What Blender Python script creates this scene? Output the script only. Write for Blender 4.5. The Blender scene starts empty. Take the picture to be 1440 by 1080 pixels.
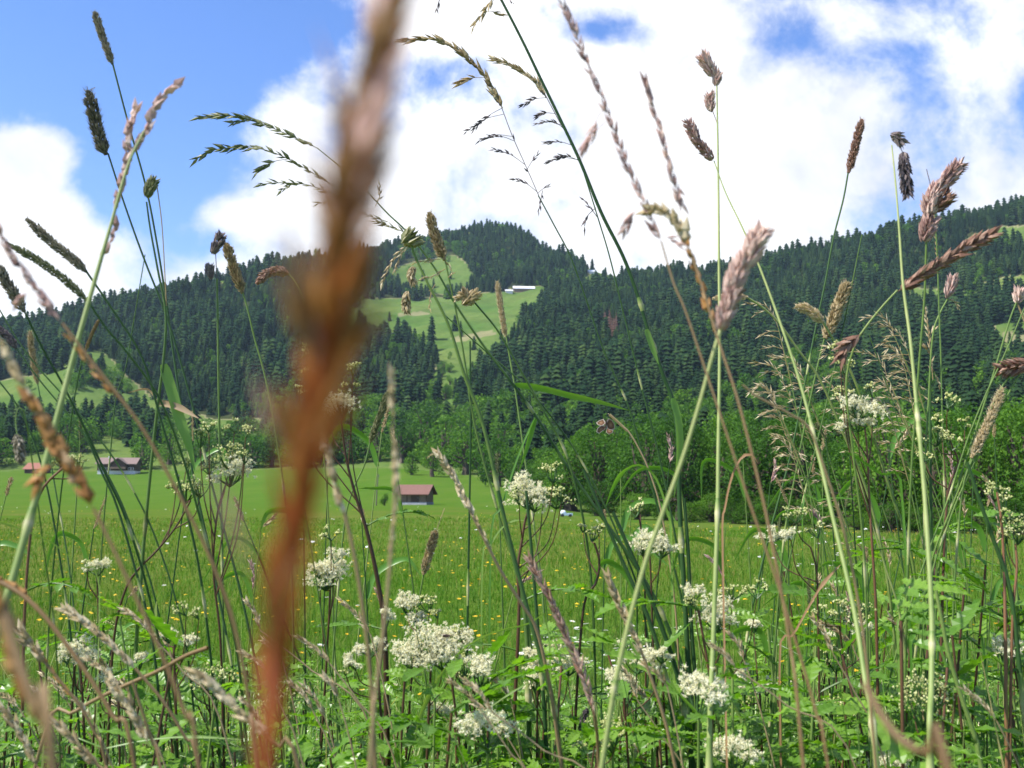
import bpy, math, random
import numpy as np
from mathutils import Vector, Matrix, Euler
R = math.radians
rng = np.random.default_rng(7)
random.seed(7)
scene = bpy.context.scene
COL = scene.collection

# ------------------------------------------------------------------ camera, sky, sun, exposure
F = 1400.0                      # focal length in pixels of the 1440 wide photograph
CAMZ = 1.5
TH = math.atan(150 / F)         # camera pitched up: the horizon lies on row 690
SN, CS = math.sin(TH), math.cos(TH)
cam_d = bpy.data.cameras.new("camera")
cam = bpy.data.objects.new("camera", cam_d)
COL.objects.link(cam)
cam.location = (0, 0, CAMZ)
cam.rotation_euler = (math.pi / 2 + TH, 0, 0)
cam_d.sensor_width = 36
cam_d.lens = 35
cam_d.clip_start = 0.01
cam_d.clip_end = 20000
cam_d.dof.use_dof = True
cam_d.dof.focus_distance = 1.7
cam_d.dof.aperture_fstop = 17.0
scene.camera = cam

SUN_EL, SUN_AZ = R(54), R(-110)  # azimuth from +Y towards +X: the sun stands to the left
scene.view_settings.view_transform = 'Standard'
scene.view_settings.look = 'None'
scene.view_settings.gamma = 1
scene.view_settings.exposure = 0.86
scene.cycles.use_denoising = True
scene.cycles.max_bounces = 8
scene.cycles.transparent_max_bounces = 8

world = bpy.data.worlds.new("World")
scene.world = world
world.use_nodes = True
sd = bpy.data.lights.new("sun", 'SUN')
sd.energy = 5.0
sd.angle = R(0.5)
sd.color = (1.0, 0.95, 0.87)
sun = bpy.data.objects.new("sun", sd)
COL.objects.link(sun)
sdir = Vector((math.sin(SUN_AZ) * math.cos(SUN_EL), math.cos(SUN_AZ) * math.cos(SUN_EL), math.sin(SUN_EL)))
sun.rotation_euler = sdir.to_track_quat('Z', 'Y').to_euler()
sun.location = sdir * 50


class NT:
    """small helper for node trees"""
    def __init__(self, tree):
        self.t = tree
        self.t.nodes.clear()

    def n(self, typ, **kw):
        nd = self.t.nodes.new(typ)
        for k, v in kw.items():
            if k == 'ins':
                for kk, vv in v.items():
                    if isinstance(vv, bpy.types.NodeSocket):
                        self.t.links.new(vv, nd.inputs[kk])
                    else:
                        nd.inputs[kk].default_value = vv
            else:
                setattr(nd, k, v)
        return nd

    def math(self, op, a, b=0.0, c=None, clamp=False):
        nd = self.t.nodes.new('ShaderNodeMath')
        nd.operation = op
        nd.use_clamp = clamp
        for i, v in enumerate((a, b, c)):
            if v is None:
                continue
            if isinstance(v, bpy.types.NodeSocket):
                self.t.links.new(v, nd.inputs[i])
            else:
                nd.inputs[i].default_value = v
        return nd.outputs[0]

    def mix(self, fac, a, b):
        nd = self.t.nodes.new('ShaderNodeMix')
        nd.data_type = 'RGBA'
        for i, v in ((0, fac), (6, a), (7, b)):
            if isinstance(v, bpy.types.NodeSocket):
                self.t.links.new(v, nd.inputs[i])
            else:
                nd.inputs[i].default_value = v if i == 0 else (*v[:3], 1)
        return nd.outputs[2]

    def ramp(self, fac, stops):
        nd = self.t.nodes.new('ShaderNodeValToRGB')
        els = nd.color_ramp.elements
        while len(els) < len(stops):
            els.new(0.5)
        for e, (p, c) in zip(els, stops):
            e.position = p
            e.color = (*c[:3], 1)
        self.t.links.new(fac, nd.inputs[0])
        return nd.outputs[0]

    def noise(self, vec, scale, detail=4, rough=0.5, dist=0.0):
        nd = self.t.nodes.new('ShaderNodeTexNoise')
        nd.inputs['Scale'].default_value = scale
        nd.inputs['Detail'].default_value = detail
        nd.inputs['Roughness'].default_value = rough
        nd.inputs['Distortion'].default_value = dist
        if vec is not None:
            self.t.links.new(vec, nd.inputs['Vector'])
        return nd.outputs['Fac']


def ray(px, py):
    """slopes (x/y, z/y) of the line of sight through a point of the photograph"""
    u, v = (px - 720) / F, (540 - py) / F
    k = CS - v * SN
    return u / k, (SN + v * CS) / k


def at(px, py, d):
    """the world point at forward distance d on that line of sight"""
    a, b = ray(px, py)
    return np.array([a * d, d, CAMZ + b * d])


def build_sky():
    N = NT(world.node_tree)
    sky = N.n('ShaderNodeTexSky', sky_type='NISHITA', sun_disc=False, sun_elevation=SUN_EL, sun_rotation=SUN_AZ,
              altitude=700, air_density=1.0, dust_density=0.35, ozone_density=2.6)
    tc = N.n('ShaderNodeTexCoord')
    sep = N.n('ShaderNodeSeparateXYZ', ins={0: tc.outputs['Generated']})
    X, Y, Z = sep.outputs
    yy = N.math('MAXIMUM', Y, 0.12)
    U = N.math('DIVIDE', X, yy)
    V = N.math('DIVIDE', Z, yy)
    comb = N.n('ShaderNodeCombineXYZ', ins={0: U, 1: V, 2: 0.37}).outputs[0]
    # billows: warp the position a little, then layered noise
    big = N.noise(comb, 3.4, 8, 0.58, 0.12)
    fine = N.noise(comb, 10.0, 7, 0.62, 0.15)
    nz = N.math('ADD', N.math('MULTIPLY', N.math('SUBTRACT', big, 0.5), 3.2), N.math('MULTIPLY', N.math('SUBTRACT', fine, 0.5), 2.3))
    dens = None

    def blob(px, py, rx, ry, w, rot=0.0):
        nonlocal dens
        a, b = ray(px, py)
        du = N.math('SUBTRACT', U, a)
        dv = N.math('SUBTRACT', V, b)
        c, s = math.cos(rot), math.sin(rot)
        p = N.math('ADD', N.math('MULTIPLY', du, c), N.math('MULTIPLY', dv, s))
        q = N.math('SUBTRACT', N.math('MULTIPLY', dv, c), N.math('MULTIPLY', du, s))
        p = N.math('DIVIDE', p, rx / F)
        q = N.math('DIVIDE', q, ry / F)
        r2 = N.math('ADD', N.math('MULTIPLY', p, p), N.math('MULTIPLY', q, q))
        g = N.math('MULTIPLY', N.math('EXPONENT', N.math('MULTIPLY', r2, -1.0)), w)
        dens = g if dens is None else N.math('ADD', dens, g)
    # open blue sky (negative) and the cloud heads that stand in it (positive)
    blob(190, 60, 260, 150, -1.9)
    blob(240, 215, 115, 130, -1.7)
    blob(-150, 60, 260, 110, -1.2)
    blob(450, 20, 120, 60, -0.8)
    blob(630, 110, 85, 60, -1.25)
    blob(845, 40, 80, 32, -1.0)
    blob(1330, 40, 90, 50, -0.36)
    blob(1250, 85, 110, 35, -0.42)
    blob(1110, 60, 70, 35, -0.36)
    blob(1445, 155, 40, 50, -0.4)
    blob(20, 425, 45, 30, -0.7)
    blob(300, 345, 70, 22, -0.5)
    blob(40, 215, 85, 45, 1.15)
    blob(60, 345, 130, 60, 0.35)
    blob(205, 275, 90, 40, -0.8)
    blob(130, 250, 50, 30, -0.5)
    blob(400, 165, 60, 80, 0.7)
    blob(340, 300, 80, 32, 0.9)
    # unseen sky behind the camera, thinned of cloud to cut the fill light
    back = N.n('ShaderNodeMapRange', interpolation_type='SMOOTHSTEP', ins={0: Y, 1: 0.05, 2: 0.4, 3: -1.1, 4: 0.62}).outputs[0]
    base = N.math('ADD', dens, N.math('ADD', nz, back))
    cov = N.n('ShaderNodeMapRange', interpolation_type='SMOOTHSTEP', ins={0: base, 1: -0.32, 2: 0.62, 3: 0.0, 4: 1.0}).outputs[0]
    # shading inside the clouds
    sh = N.noise(comb, 5.0, 6, 0.55, 0.4)
    low = N.n('ShaderNodeMapRange', ins={0: N.math('ADD', N.math('MULTIPLY', sh, 0.8), N.math('MULTIPLY', big, 0.5)), 1: 0.46, 2: 0.80, 3: 0.0, 4: 1.0}).outputs[0]
    cloud = N.mix(low, (7.7, 8.0, 9.0), (13.5, 13.5, 13.6))
    skyc = N.n('ShaderNodeHueSaturation', ins={'Saturation': 1.22, 'Value': SKY_VALUE, 'Color': sky.outputs[0]}).outputs[0]
    skyc = N.n('ShaderNodeMix', data_type='RGBA', blend_type='MULTIPLY', ins={0: 1.0, 6: skyc, 7: (1.12, 0.93, 1.06, 1)}).outputs[2]
    col = N.mix(cov, skyc, cloud)
    bg = N.n('ShaderNodeBackground', ins={'Color': col, 'Strength': 0.06})
    out = N.n('ShaderNodeOutputWorld')
    N.t.links.new(bg.outputs[0], out.inputs[0])


SKY_VALUE = 2.25
build_sky()


# ------------------------------------------------------------------ mesh builder
class MB:
    """collects vertices, triangles and quads; build() links them as ONE mesh object"""
    def __init__(self):
        self.v, self.t, self.q, self.tone, self.tm, self.qm = [], [], [], [], [], []
        self.nv = 0

    def add(self, v, tris=None, quads=None, tone=0.5, mat=0):
        v = np.asarray(v, float).reshape(-1, 3)
        self.v.append(v)
        tn = np.broadcast_to(np.asarray(tone, float), (len(v),)) if np.ndim(tone) <= 1 else tone
        self.tone.append(np.array(tn))
        if tris is not None and len(tris):
            t = np.asarray(tris, int).reshape(-1, 3) + self.nv
            self.t.append(t)
            self.tm.append(np.full(len(t), mat, int))
        if quads is not None and len(quads):
            q = np.asarray(quads, int).reshape(-1, 4) + self.nv
            self.q.append(q)
            self.qm.append(np.full(len(q), mat, int))
        self.nv += len(v)

    def merge(self, other, M=None, s=1.0, loc=(0, 0, 0), tone=0.0):
        v, t, q = other.arrays()
        v = v @ (np.asarray(M).T if M is not None else np.eye(3)) * s + np.asarray(loc)
        base = self.nv
        self.v.append(v)
        self.tone.append(np.concatenate(other.tone) + tone)
        if len(t):
            self.t.append(t + base)
            self.tm.append(np.concatenate(other.tm))
        if len(q):
            self.q.append(q + base)
            self.qm.append(np.concatenate(other.qm))
        self.nv += len(v)

    def arrays(self):
        v = np.concatenate(self.v) if self.v else np.zeros((0, 3))
        t = np.concatenate(self.t) if self.t else np.zeros((0, 3), int)
        q = np.concatenate(self.q) if self.q else np.zeros((0, 4), int)
        return v, t, q

    def mesh(self, name, mats, smooth=False):
        v, t, q = self.arrays()
        me = bpy.data.meshes.new(name)
        me.vertices.add(len(v))
        me.vertices.foreach_set('co', v.astype(np.float32).ravel())
        loops = np.concatenate([t.ravel(), q.ravel()]).astype(np.int32)
        me.loops.add(len(loops))
        me.loops.foreach_set('vertex_index', loops)
        npoly = len(t) + len(q)
        me.polygons.add(npoly)
        starts = np.concatenate([np.arange(len(t)) * 3, len(t) * 3 + np.arange(len(q)) * 4]).astype(np.int32)
        me.polygons.foreach_set('loop_start', starts)
        mi = np.concatenate([np.concatenate(self.tm) if self.tm else np.zeros(0, int), np.concatenate(self.qm) if self.qm else np.zeros(0, int)])
        me.polygons.foreach_set('material_index', mi.astype(np.int32))
        me.polygons.foreach_set('use_smooth', np.full(npoly, bool(smooth)))
        a = me.attributes.new('tone', 'FLOAT', 'POINT')
        a.data.foreach_set('value', np.concatenate(self.tone).astype(np.float32))
        for m in (mats if isinstance(mats, (list, tuple)) else [mats]):
            me.materials.append(m)
        me.update()
        me.validate()
        return me

    def build(self, name, mats, parent=None, smooth=False, loc=None):
        o = bpy.data.objects.new(name, self.mesh(name, mats, smooth))
        COL.objects.link(o)
        if parent is not None:
            o.parent = parent
        if loc is not None:
            o.location = loc
        return o


def tag(o, label=None, cat=None, group=None, kind=None):
    for k, v in (('label', label), ('category', cat), ('group', group), ('kind', kind)):
        if v:
            o[k] = v
    return o


def thing(name, label, cat, loc=(0, 0, 0), rotz=0.0, group=None):
    o = bpy.data.objects.new(name, None)
    o.empty_display_size = 0.1
    COL.objects.link(o)
    o.location = loc
    o.rotation_euler = (0, 0, rotz)
    return tag(o, label, cat, group)


def dup(root, loc, rotz=0.0, s=1.0, label=None, group=None, tilt=(0, 0)):
    kids = list(root.children)
    r = root.copy()
    COL.objects.link(r)
    r.location = loc
    r.rotation_euler = (tilt[0], tilt[1], rotz)
    r.scale = (s, s, s) if np.ndim(s) == 0 else s
    tag(r, label, None, group)
    for ch in kids:
        c = ch.copy()
        COL.objects.link(c)
        c.parent = r
        for g in list(ch.children):
            e = g.copy()
            COL.objects.link(e)
            e.parent = c
    return r


def smooth_path(pts, n):
    """Catmull-Rom through the points, n samples"""
    p = np.asarray(pts, float)
    if len(p) == 2:
        return p[0] + (p[1] - p[0]) * np.linspace(0, 1, n)[:, None]
    seg = np.linalg.norm(np.diff(p, axis=0), axis=1) ** 0.5
    t = np.concatenate([[0], np.cumsum(np.maximum(seg, 1e-6))])
    m = np.zeros_like(p)
    m[1:-1] = (p[2:] - p[:-2]) / (t[2:] - t[:-2])[:, None]
    m[0] = (p[1] - p[0]) / (t[1] - t[0])
    m[-1] = (p[-1] - p[-2]) / (t[-1] - t[-2])
    s = np.linspace(0, t[-1], n)
    i = np.clip(np.searchsorted(t, s, side='right') - 1, 0, len(p) - 2)
    h = (t[i + 1] - t[i])
    x = ((s - t[i]) / h)[:, None]
    h = h[:, None]
    return ((2 * x**3 - 3 * x**2 + 1) * p[i] + (x**3 - 2 * x**2 + x) * h * m[i] + (-2 * x**3 + 3 * x**2) * p[i + 1] + (x**3 - x**2) * h * m[i + 1])


def unit(v):
    v = np.asarray(v, float)
    return v / np.maximum(np.linalg.norm(v, axis=-1, keepdims=True), 1e-9)


def tangents(p):
    return unit(np.gradient(p, axis=0))


def perp(t):
    """two unit vectors at right angles to each tangent"""
    t = np.atleast_2d(t)
    ref = np.where(np.abs(t[:, 1:2]) < 0.9, np.array([[0, 1.0, 0]]), np.array([[1.0, 0, 0]]))
    a = unit(np.cross(t, ref))
    return a, np.cross(t, a)


def tube(mb, path, r, sides=5, tone=0.5, mat=0):
    p = np.asarray(path, float)
    n = len(p)
    r = np.broadcast_to(np.asarray(r, float), (n,))
    a, b = perp(tangents(p))
    ang = np.arange(sides) * 2 * math.pi / sides
    ring = a[:, None] * np.cos(ang)[None, :, None] + b[:, None] * np.sin(ang)[None, :, None]
    v = p[:, None] + ring * r[:, None, None]
    i = np.arange(n - 1)[:, None] * sides
    j = np.arange(sides)[None]
    k = (j + 1) % sides
    q = np.stack([i + j, i + k, i + k + sides, i + j + sides], -1)
    tn = np.repeat(np.broadcast_to(np.asarray(tone, float), (n,)), sides)
    mb.add(v, quads=q, tone=tn, mat=mat)


def box(mb, lo, hi, tone=0.5, mat=0):
    x0, y0, z0 = lo
    x1, y1, z1 = hi
    v = [(x0, y0, z0), (x1, y0, z0), (x1, y1, z0), (x0, y1, z0), (x0, y0, z1), (x1, y0, z1), (x1, y1, z1), (x0, y1, z1)]
    mb.add(v, quads=[(0, 3, 2, 1), (4, 5, 6, 7), (0, 1, 5, 4), (1, 2, 6, 5), (2, 3, 7, 6), (3, 0, 4, 7)], tone=tone, mat=mat)


def ribbon(mb, path, w, side, fold=0.25, tone=0.5, mat=0):
    """a folded leaf blade: three vertices across, the midrib sunk by fold * width"""
    p = np.asarray(path, float)
    n = len(p)
    w = np.broadcast_to(np.asarray(w, float), (n,))
    t = tangents(p)
    side = np.broadcast_to(np.asarray(side, float), (n, 3))
    sd_ = unit(side - t * np.sum(side * t, 1, keepdims=True))
    nr = np.cross(t, sd_)
    v = np.stack([p - sd_ * w[:, None] / 2, p - nr * (w * fold)[:, None], p + sd_ * w[:, None] / 2], 1)
    i = np.arange(n - 1)[:, None] * 3
    j = np.arange(2)[None]
    q = np.stack([i + j, i + j + 1, i + j + 4, i + j + 3], -1)
    tn = np.repeat(np.broadcast_to(np.asarray(tone, float), (n,)), 3)
    mb.add(v, quads=q, tone=tn, mat=mat)


def spikelets(mb, pos, dirs, length, width, tone=0.5, mat=0, flat=0.6):
    """many small pointed seeds: a four-sided bipyramid each"""
    pos = np.atleast_2d(pos)
    n = len(pos)
    dirs = unit(np.broadcast_to(dirs, pos.shape))
    length = np.broadcast_to(np.asarray(length, float), (n,))[:, None]
    width = np.broadcast_to(np.asarray(width, float), (n,))[:, None]
    a, b = perp(dirs)
    th = rng.uniform(0, math.pi, n)[:, None]
    a, b = a * np.cos(th) + b * np.sin(th), b * np.cos(th) - a * np.sin(th)
    mid = pos + dirs * length * 0.36
    v = np.stack([pos, mid + a * width / 2, mid + b * width / 2 * flat, mid - a * width / 2, mid - b * width / 2 * flat, pos + dirs * length], 1)
    f = np.array([(0, 2, 1), (0, 3, 2), (0, 4, 3), (0, 1, 4), (5, 1, 2), (5, 2, 3), (5, 3, 4), (5, 4, 1)])
    t = f[None] + (np.arange(n) * 6)[:, None, None]
    tn = np.repeat(np.broadcast_to(np.asarray(tone, float), (n,)), 6)
    mb.add(v, tris=t, tone=tn, mat=mat)


# ------------------------------------------------------------------ materials
MATS = {}


def leafy(name, stops, translucent=0.35, trans_tint=(1.25, 1.3, 0.6), rough=0.55, spec=0.3, noise_scale=0.0, noise_amt=0.15, rand_amt=0.0, bump=0.0):
    """thin plant matter: a colour ramp over the per-vertex tone, some light let through, a soft sheen"""
    m = bpy.data.materials.new(name)
    m.use_nodes = True
    N = NT(m.node_tree)
    at_ = N.n('ShaderNodeAttribute', attribute_name='tone')
    fac = at_.outputs['Fac']
    if noise_scale:
        tc = N.n('ShaderNodeTexCoord')
        nz = N.noise(tc.outputs['Object'], noise_scale, 3, 0.6)
        fac = N.math('ADD', fac, N.math('MULTIPLY', N.math('SUBTRACT', nz, 0.5), noise_amt * 2))
    if rand_amt:
        oi = N.n('ShaderNodeObjectInfo')
        fac = N.math('ADD', fac, N.math('MULTIPLY', N.math('SUBTRACT', oi.outputs['Random'], 0.5), rand_amt * 2))
    col = N.ramp(fac, stops)
    pr = N.n('ShaderNodeBsdfPrincipled', ins={'Base Color': col, 'Roughness': rough, 'Specular IOR Level': spec})
    if bump:
        tc = N.n('ShaderNodeTexCoord')
        bn = N.n('ShaderNodeBump', ins={'Height': N.noise(tc.outputs['Object'], bump, 3, 0.6), 'Strength': 0.4, 'Distance': 0.001})
        N.t.links.new(bn.outputs[0], pr.inputs['Normal'])
    out = N.n('ShaderNodeOutputMaterial')
    if translucent > 0:
        tint = N.n('ShaderNodeMix', data_type='RGBA', blend_type='MULTIPLY', ins={0: 1.0, 6: col, 7: (*trans_tint, 1)}).outputs[2]
        tr = N.n('ShaderNodeBsdfTranslucent', ins={'Color': tint})
        mx = N.n('ShaderNodeMixShader', ins={0: translucent, 1: pr.outputs[0], 2: tr.outputs[0]})
        N.t.links.new(mx.outputs[0], out.inputs[0])
    else:
        N.t.links.new(pr.outputs[0], out.inputs[0])
    MATS[name] = m
    return m


def solid(name, stops, scale=3.0, rough=0.8, stretch=(1, 1, 1), spec=0.3, bump=0.3, dist=0.02):
    m = bpy.data.materials.new(name)
    m.use_nodes = True
    N = NT(m.node_tree)
    tc = N.n('ShaderNodeTexCoord')
    mp = N.n('ShaderNodeMapping', ins={'Vector': tc.outputs['Object'], 'Scale': stretch})
    nz = N.noise(mp.outputs[0], scale, 6, 0.65)
    col = N.ramp(nz, stops)
    bn = N.n('ShaderNodeBump', ins={'Height': nz, 'Strength': bump, 'Distance': dist})
    pr = N.n('ShaderNodeBsdfPrincipled', ins={'Base Color': col, 'Roughness': rough, 'Specular IOR Level': spec, 'Normal': bn.outputs[0]})
    out = N.n('ShaderNodeOutputMaterial')
    N.t.links.new(pr.outputs[0], out.inputs[0])
    MATS[name] = m
    return m


# ------------------------------------------------------------------ terrain
#           px      d,row of the stations from the near field up to the ridge
COLS = [
    (-700, (30, 769), (215, 712), (450, 668), (540, 636), (760, 566), (950, 525), (1120, 495), (1300, 478)),
    (0,    (30, 769), (215, 711), (480, 665), (560, 632), (760, 584), (900, 534), (1060, 500), (1300, 474)),
    (110,  (30, 769), (215, 711), (485, 665), (560, 632), (740, 588), (860, 520), (1060, 482), (1280, 450)),
    (200,  (30, 769), (215, 711), (490, 665), (560, 634), (760, 592), (900, 526), (1080, 468), (1260, 430)),
    (400,  (30, 769), (215, 711), (470, 662), (560, 634), (760, 594), (920, 520), (1120, 446), (1380, 380)),
    (560,  (30, 769), (215, 710), (430, 660), (560, 626), (800, 562), (1050, 470), (1400, 417), (1760, 359)),
    (660,  (30, 769), (215, 710), (400, 669), (560, 622), (800, 545), (1080, 466), (1400, 412), (1800, 333)),
    (725,  (30, 769), (200, 714), (310, 690), (440, 656), (740, 560), (1070, 468), (1400, 408), (1800, 334)),
    (760,  (30, 769), (170, 721), (250, 706), (360, 676), (680, 575), (1020, 476), (1380, 408), (1760, 366)),
    (800,  (30, 769), (140, 731), (210, 722), (320, 690), (620, 585), (960, 486), (1320, 412), (1680, 381)),
    (900,  (30, 769), (115, 739), (180, 731), (280, 695), (560, 590), (900, 490), (1220, 432), (1520, 402)),
    (1000, (30, 769), (100, 744), (155, 736), (260, 695), (530, 590), (860, 490), (1180, 428), (1460, 394)),
    (1200, (30, 770), (85, 750), (125, 746), (230, 700), (490, 592), (800, 500), (1120, 416), (1400, 356)),
    (1330, (30, 770), (78, 754), (110, 752), (212, 704), (470, 592), (770, 495), (1080, 402), (1370, 324)),
    (1440, (30, 770), (70, 758), (98, 758), (200, 706), (450, 592), (750, 490), (1050, 390), (1350, 304)),
    (2140, (30, 770), (64, 762), (90, 762), (190, 710), (440, 594), (740, 490), (1040, 388), (1340, 296)),
]
_px = np.array([c[0] for c in COLS], float)
_D = np.array([[s[0] for s in c[1:]] for c in COLS], float)
_Zs = np.array([[CAMZ + s[0] * ray(720, s[1])[1] for s in c[1:]] for c in COLS])


def smooth_cols(tab):
    xs = np.arange(-700, 2141, 10.0)
    out = np.stack([np.interp(xs, _px, tab[:, k]) for k in range(tab.shape[1])], 1)
    ker = np.hanning(9)
    ker /= ker.sum()
    pad = np.pad(out, ((4, 4), (0, 0)), mode='edge')
    return xs, np.stack([np.convolve(pad[:, k], ker, 'valid') for k in range(out.shape[1])], 1)


_xs, _Dt = smooth_cols(_D)
_, _Zt = smooth_cols(_Zs)


def wob(x, y):
    """smooth relief, about -1..1"""
    return (np.sin(x * 0.021 + 1.3) * np.cos(y * 0.017 + 0.4) + 0.6 * np.sin(x * 0.047 - y * 0.031 + 2.0) + 0.4 * np.sin(x * 0.083 + y * 0.071)
            + 0.25 * np.sin(x * 0.19 - y * 0.13 + 0.7)) / 2.0


def height(x, y):
    x, y = np.asarray(x, float), np.asarray(y, float)
    yy = np.maximum(y, 0.5)
    px = np.clip(720 + F * x / yy, -700, 2140)
    D = np.stack([np.interp(px, _xs, _Dt[:, k]) for k in range(_Dt.shape[1])], -1)
    Z = np.stack([np.interp(px, _xs, _Zt[:, k]) for k in range(_Zt.shape[1])], -1)
    one = np.ones_like(px)[..., None]
    D = np.concatenate([0 * one, 6 * one, D, D[..., -1:] + 260, D[..., -1:] + 1500], -1)
    Z = np.concatenate([0 * one, 0 * one, Z, Z[..., -1:] - 40, Z[..., -1:] - 500], -1)
    h = np.diff(D, axis=-1)
    dl = np.diff(Z, axis=-1) / h
    m = np.zeros_like(Z)
    same = dl[..., 1:] * dl[..., :-1] > 0
    w1 = 2 * h[..., 1:] + h[..., :-1]
    w2 = h[..., 1:] + 2 * h[..., :-1]
    with np.errstate(divide='ignore', invalid='ignore'):
        hm = (w1 + w2) / (w1 / dl[..., :-1] + w2 / dl[..., 1:])
    m[..., 1:-1] = np.where(same, hm, 0)
    m[..., 0] = 0
    m[..., -1] = dl[..., -1]
    k = np.clip((D <= yy[..., None]).sum(-1) - 1, 0, D.shape[-1] - 2)
    g = lambda A, i: np.take_along_axis(A, i[..., None], -1)[..., 0]
    hh = g(h, k)
    t = np.clip((yy - g(D, k)) / hh, 0, 1)
    z = ((2 * t**3 - 3 * t**2 + 1) * g(Z, k) + (t**3 - 2 * t**2 + t) * hh * g(m, k) + (-2 * t**3 + 3 * t**2) * g(Z, k + 1) + (t**3 - t**2) * hh * g(m, k + 1))
    amp = np.clip((yy - 500) / 600, 0, 1) * 7.0
    bank = np.clip((4.8 - yy) / 2.6, 0, 1)
    z = z + amp * wob(x, y) + 0.5 * bank * bank * (3 - 2 * bank) + 0.05 * np.sin(x * 0.9 + 1) * np.sin(y * 0.7) * np.clip(yy / 8, 0, 1) * np.clip((120 - yy) / 60, 0, 1)
    return z


def project(x, y, z):
    """photograph position (px, row) of world points"""
    dz = z - CAMZ
    dep = y * CS + dz * SN
    return 720 + F * x / dep, 540 - F * (dz * CS - y * SN) / dep


def in_poly(px, py, poly):
    inside = np.zeros(np.shape(px), bool)
    n = len(poly)
    for i in range(n):
        x0, y0 = poly[i]
        x1, y1 = poly[(i + 1) % n]
        c = ((y0 > py) != (y1 > py)) & (px < (x1 - x0) * (py - y0) / (y1 - y0 + 1e-9) + x0)
        inside ^= c
    return inside


def locate(px, row, d0=20, d1=2200):
    """the ground point that the photograph shows at (px, row): a bisection along the line of sight, nearest hit"""
    a, b = ray(px, row)
    ds = np.geomspace(d0, d1, 900)
    dz = CAMZ + b * ds - height(a * ds, ds)
    i = np.argmax(dz < 0)
    d = ds[i]
    return np.array([a * d, d, float(height(a * d, d))])


# which ground is wooded, as seen on the slope
WOOD = [
    [(-700, 470), (0, 460), (60, 448), (130, 428), (240, 412), (330, 395), (420, 366), (520, 376), (545, 396), (466, 450), (486, 474), (560, 476), (604, 490), (616, 512), (598, 540), (580, 564), (560, 590),
     (470, 596), (400, 588), (300, 590), (215, 560), (186, 535), (140, 488), (95, 502), (60, 526), (0, 536), (-700, 560)],
    [(500, 350), (560, 340), (610, 330), (690, 326), (740, 326), (830, 386), (800, 404), (760, 402), (700, 408), (660, 416), (580, 420), (500, 419), (510, 395), (540, 402), (600, 414), (650, 414), (672, 396), (660, 372), (640, 358), (600, 366), (548, 376), (500, 382)],
    [(770, 412), (790, 400), (850, 400), (1000, 386), (1200, 348), (1330, 316), (1440, 296), (2140, 286), (2140, 560), (1440, 560), (1330, 575), (1230, 560), (1205, 510), (1110, 500), (1060, 540), (1030, 580), (900, 590), (760, 590), (660, 604), (640, 585), (664, 535), (700, 500), (735, 462), (752, 440)],
]
CLEAR = [
    [(1340, 345), (1370, 330), (1410, 318), (1470, 318), (1470, 348), (1400, 352), (1345, 360)],
    [(1270, 404), (1350, 408), (1420, 388), (1470, 382), (1470, 408), (1400, 424), (1370, 434), (1290, 436)],
    [(1400, 456), (1440, 440), (1500, 440), (1500, 510), (1404, 510)],
    [(240, 486), (262, 488), (262, 500), (240, 502)],
]


def wooded(px, row):
    m = np.zeros(np.shape(px), bool)
    for p in WOOD:
        m |= in_poly(px, row, p)
    for p in CLEAR:
        m &= ~in_poly(px, row, p)
    return m


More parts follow.
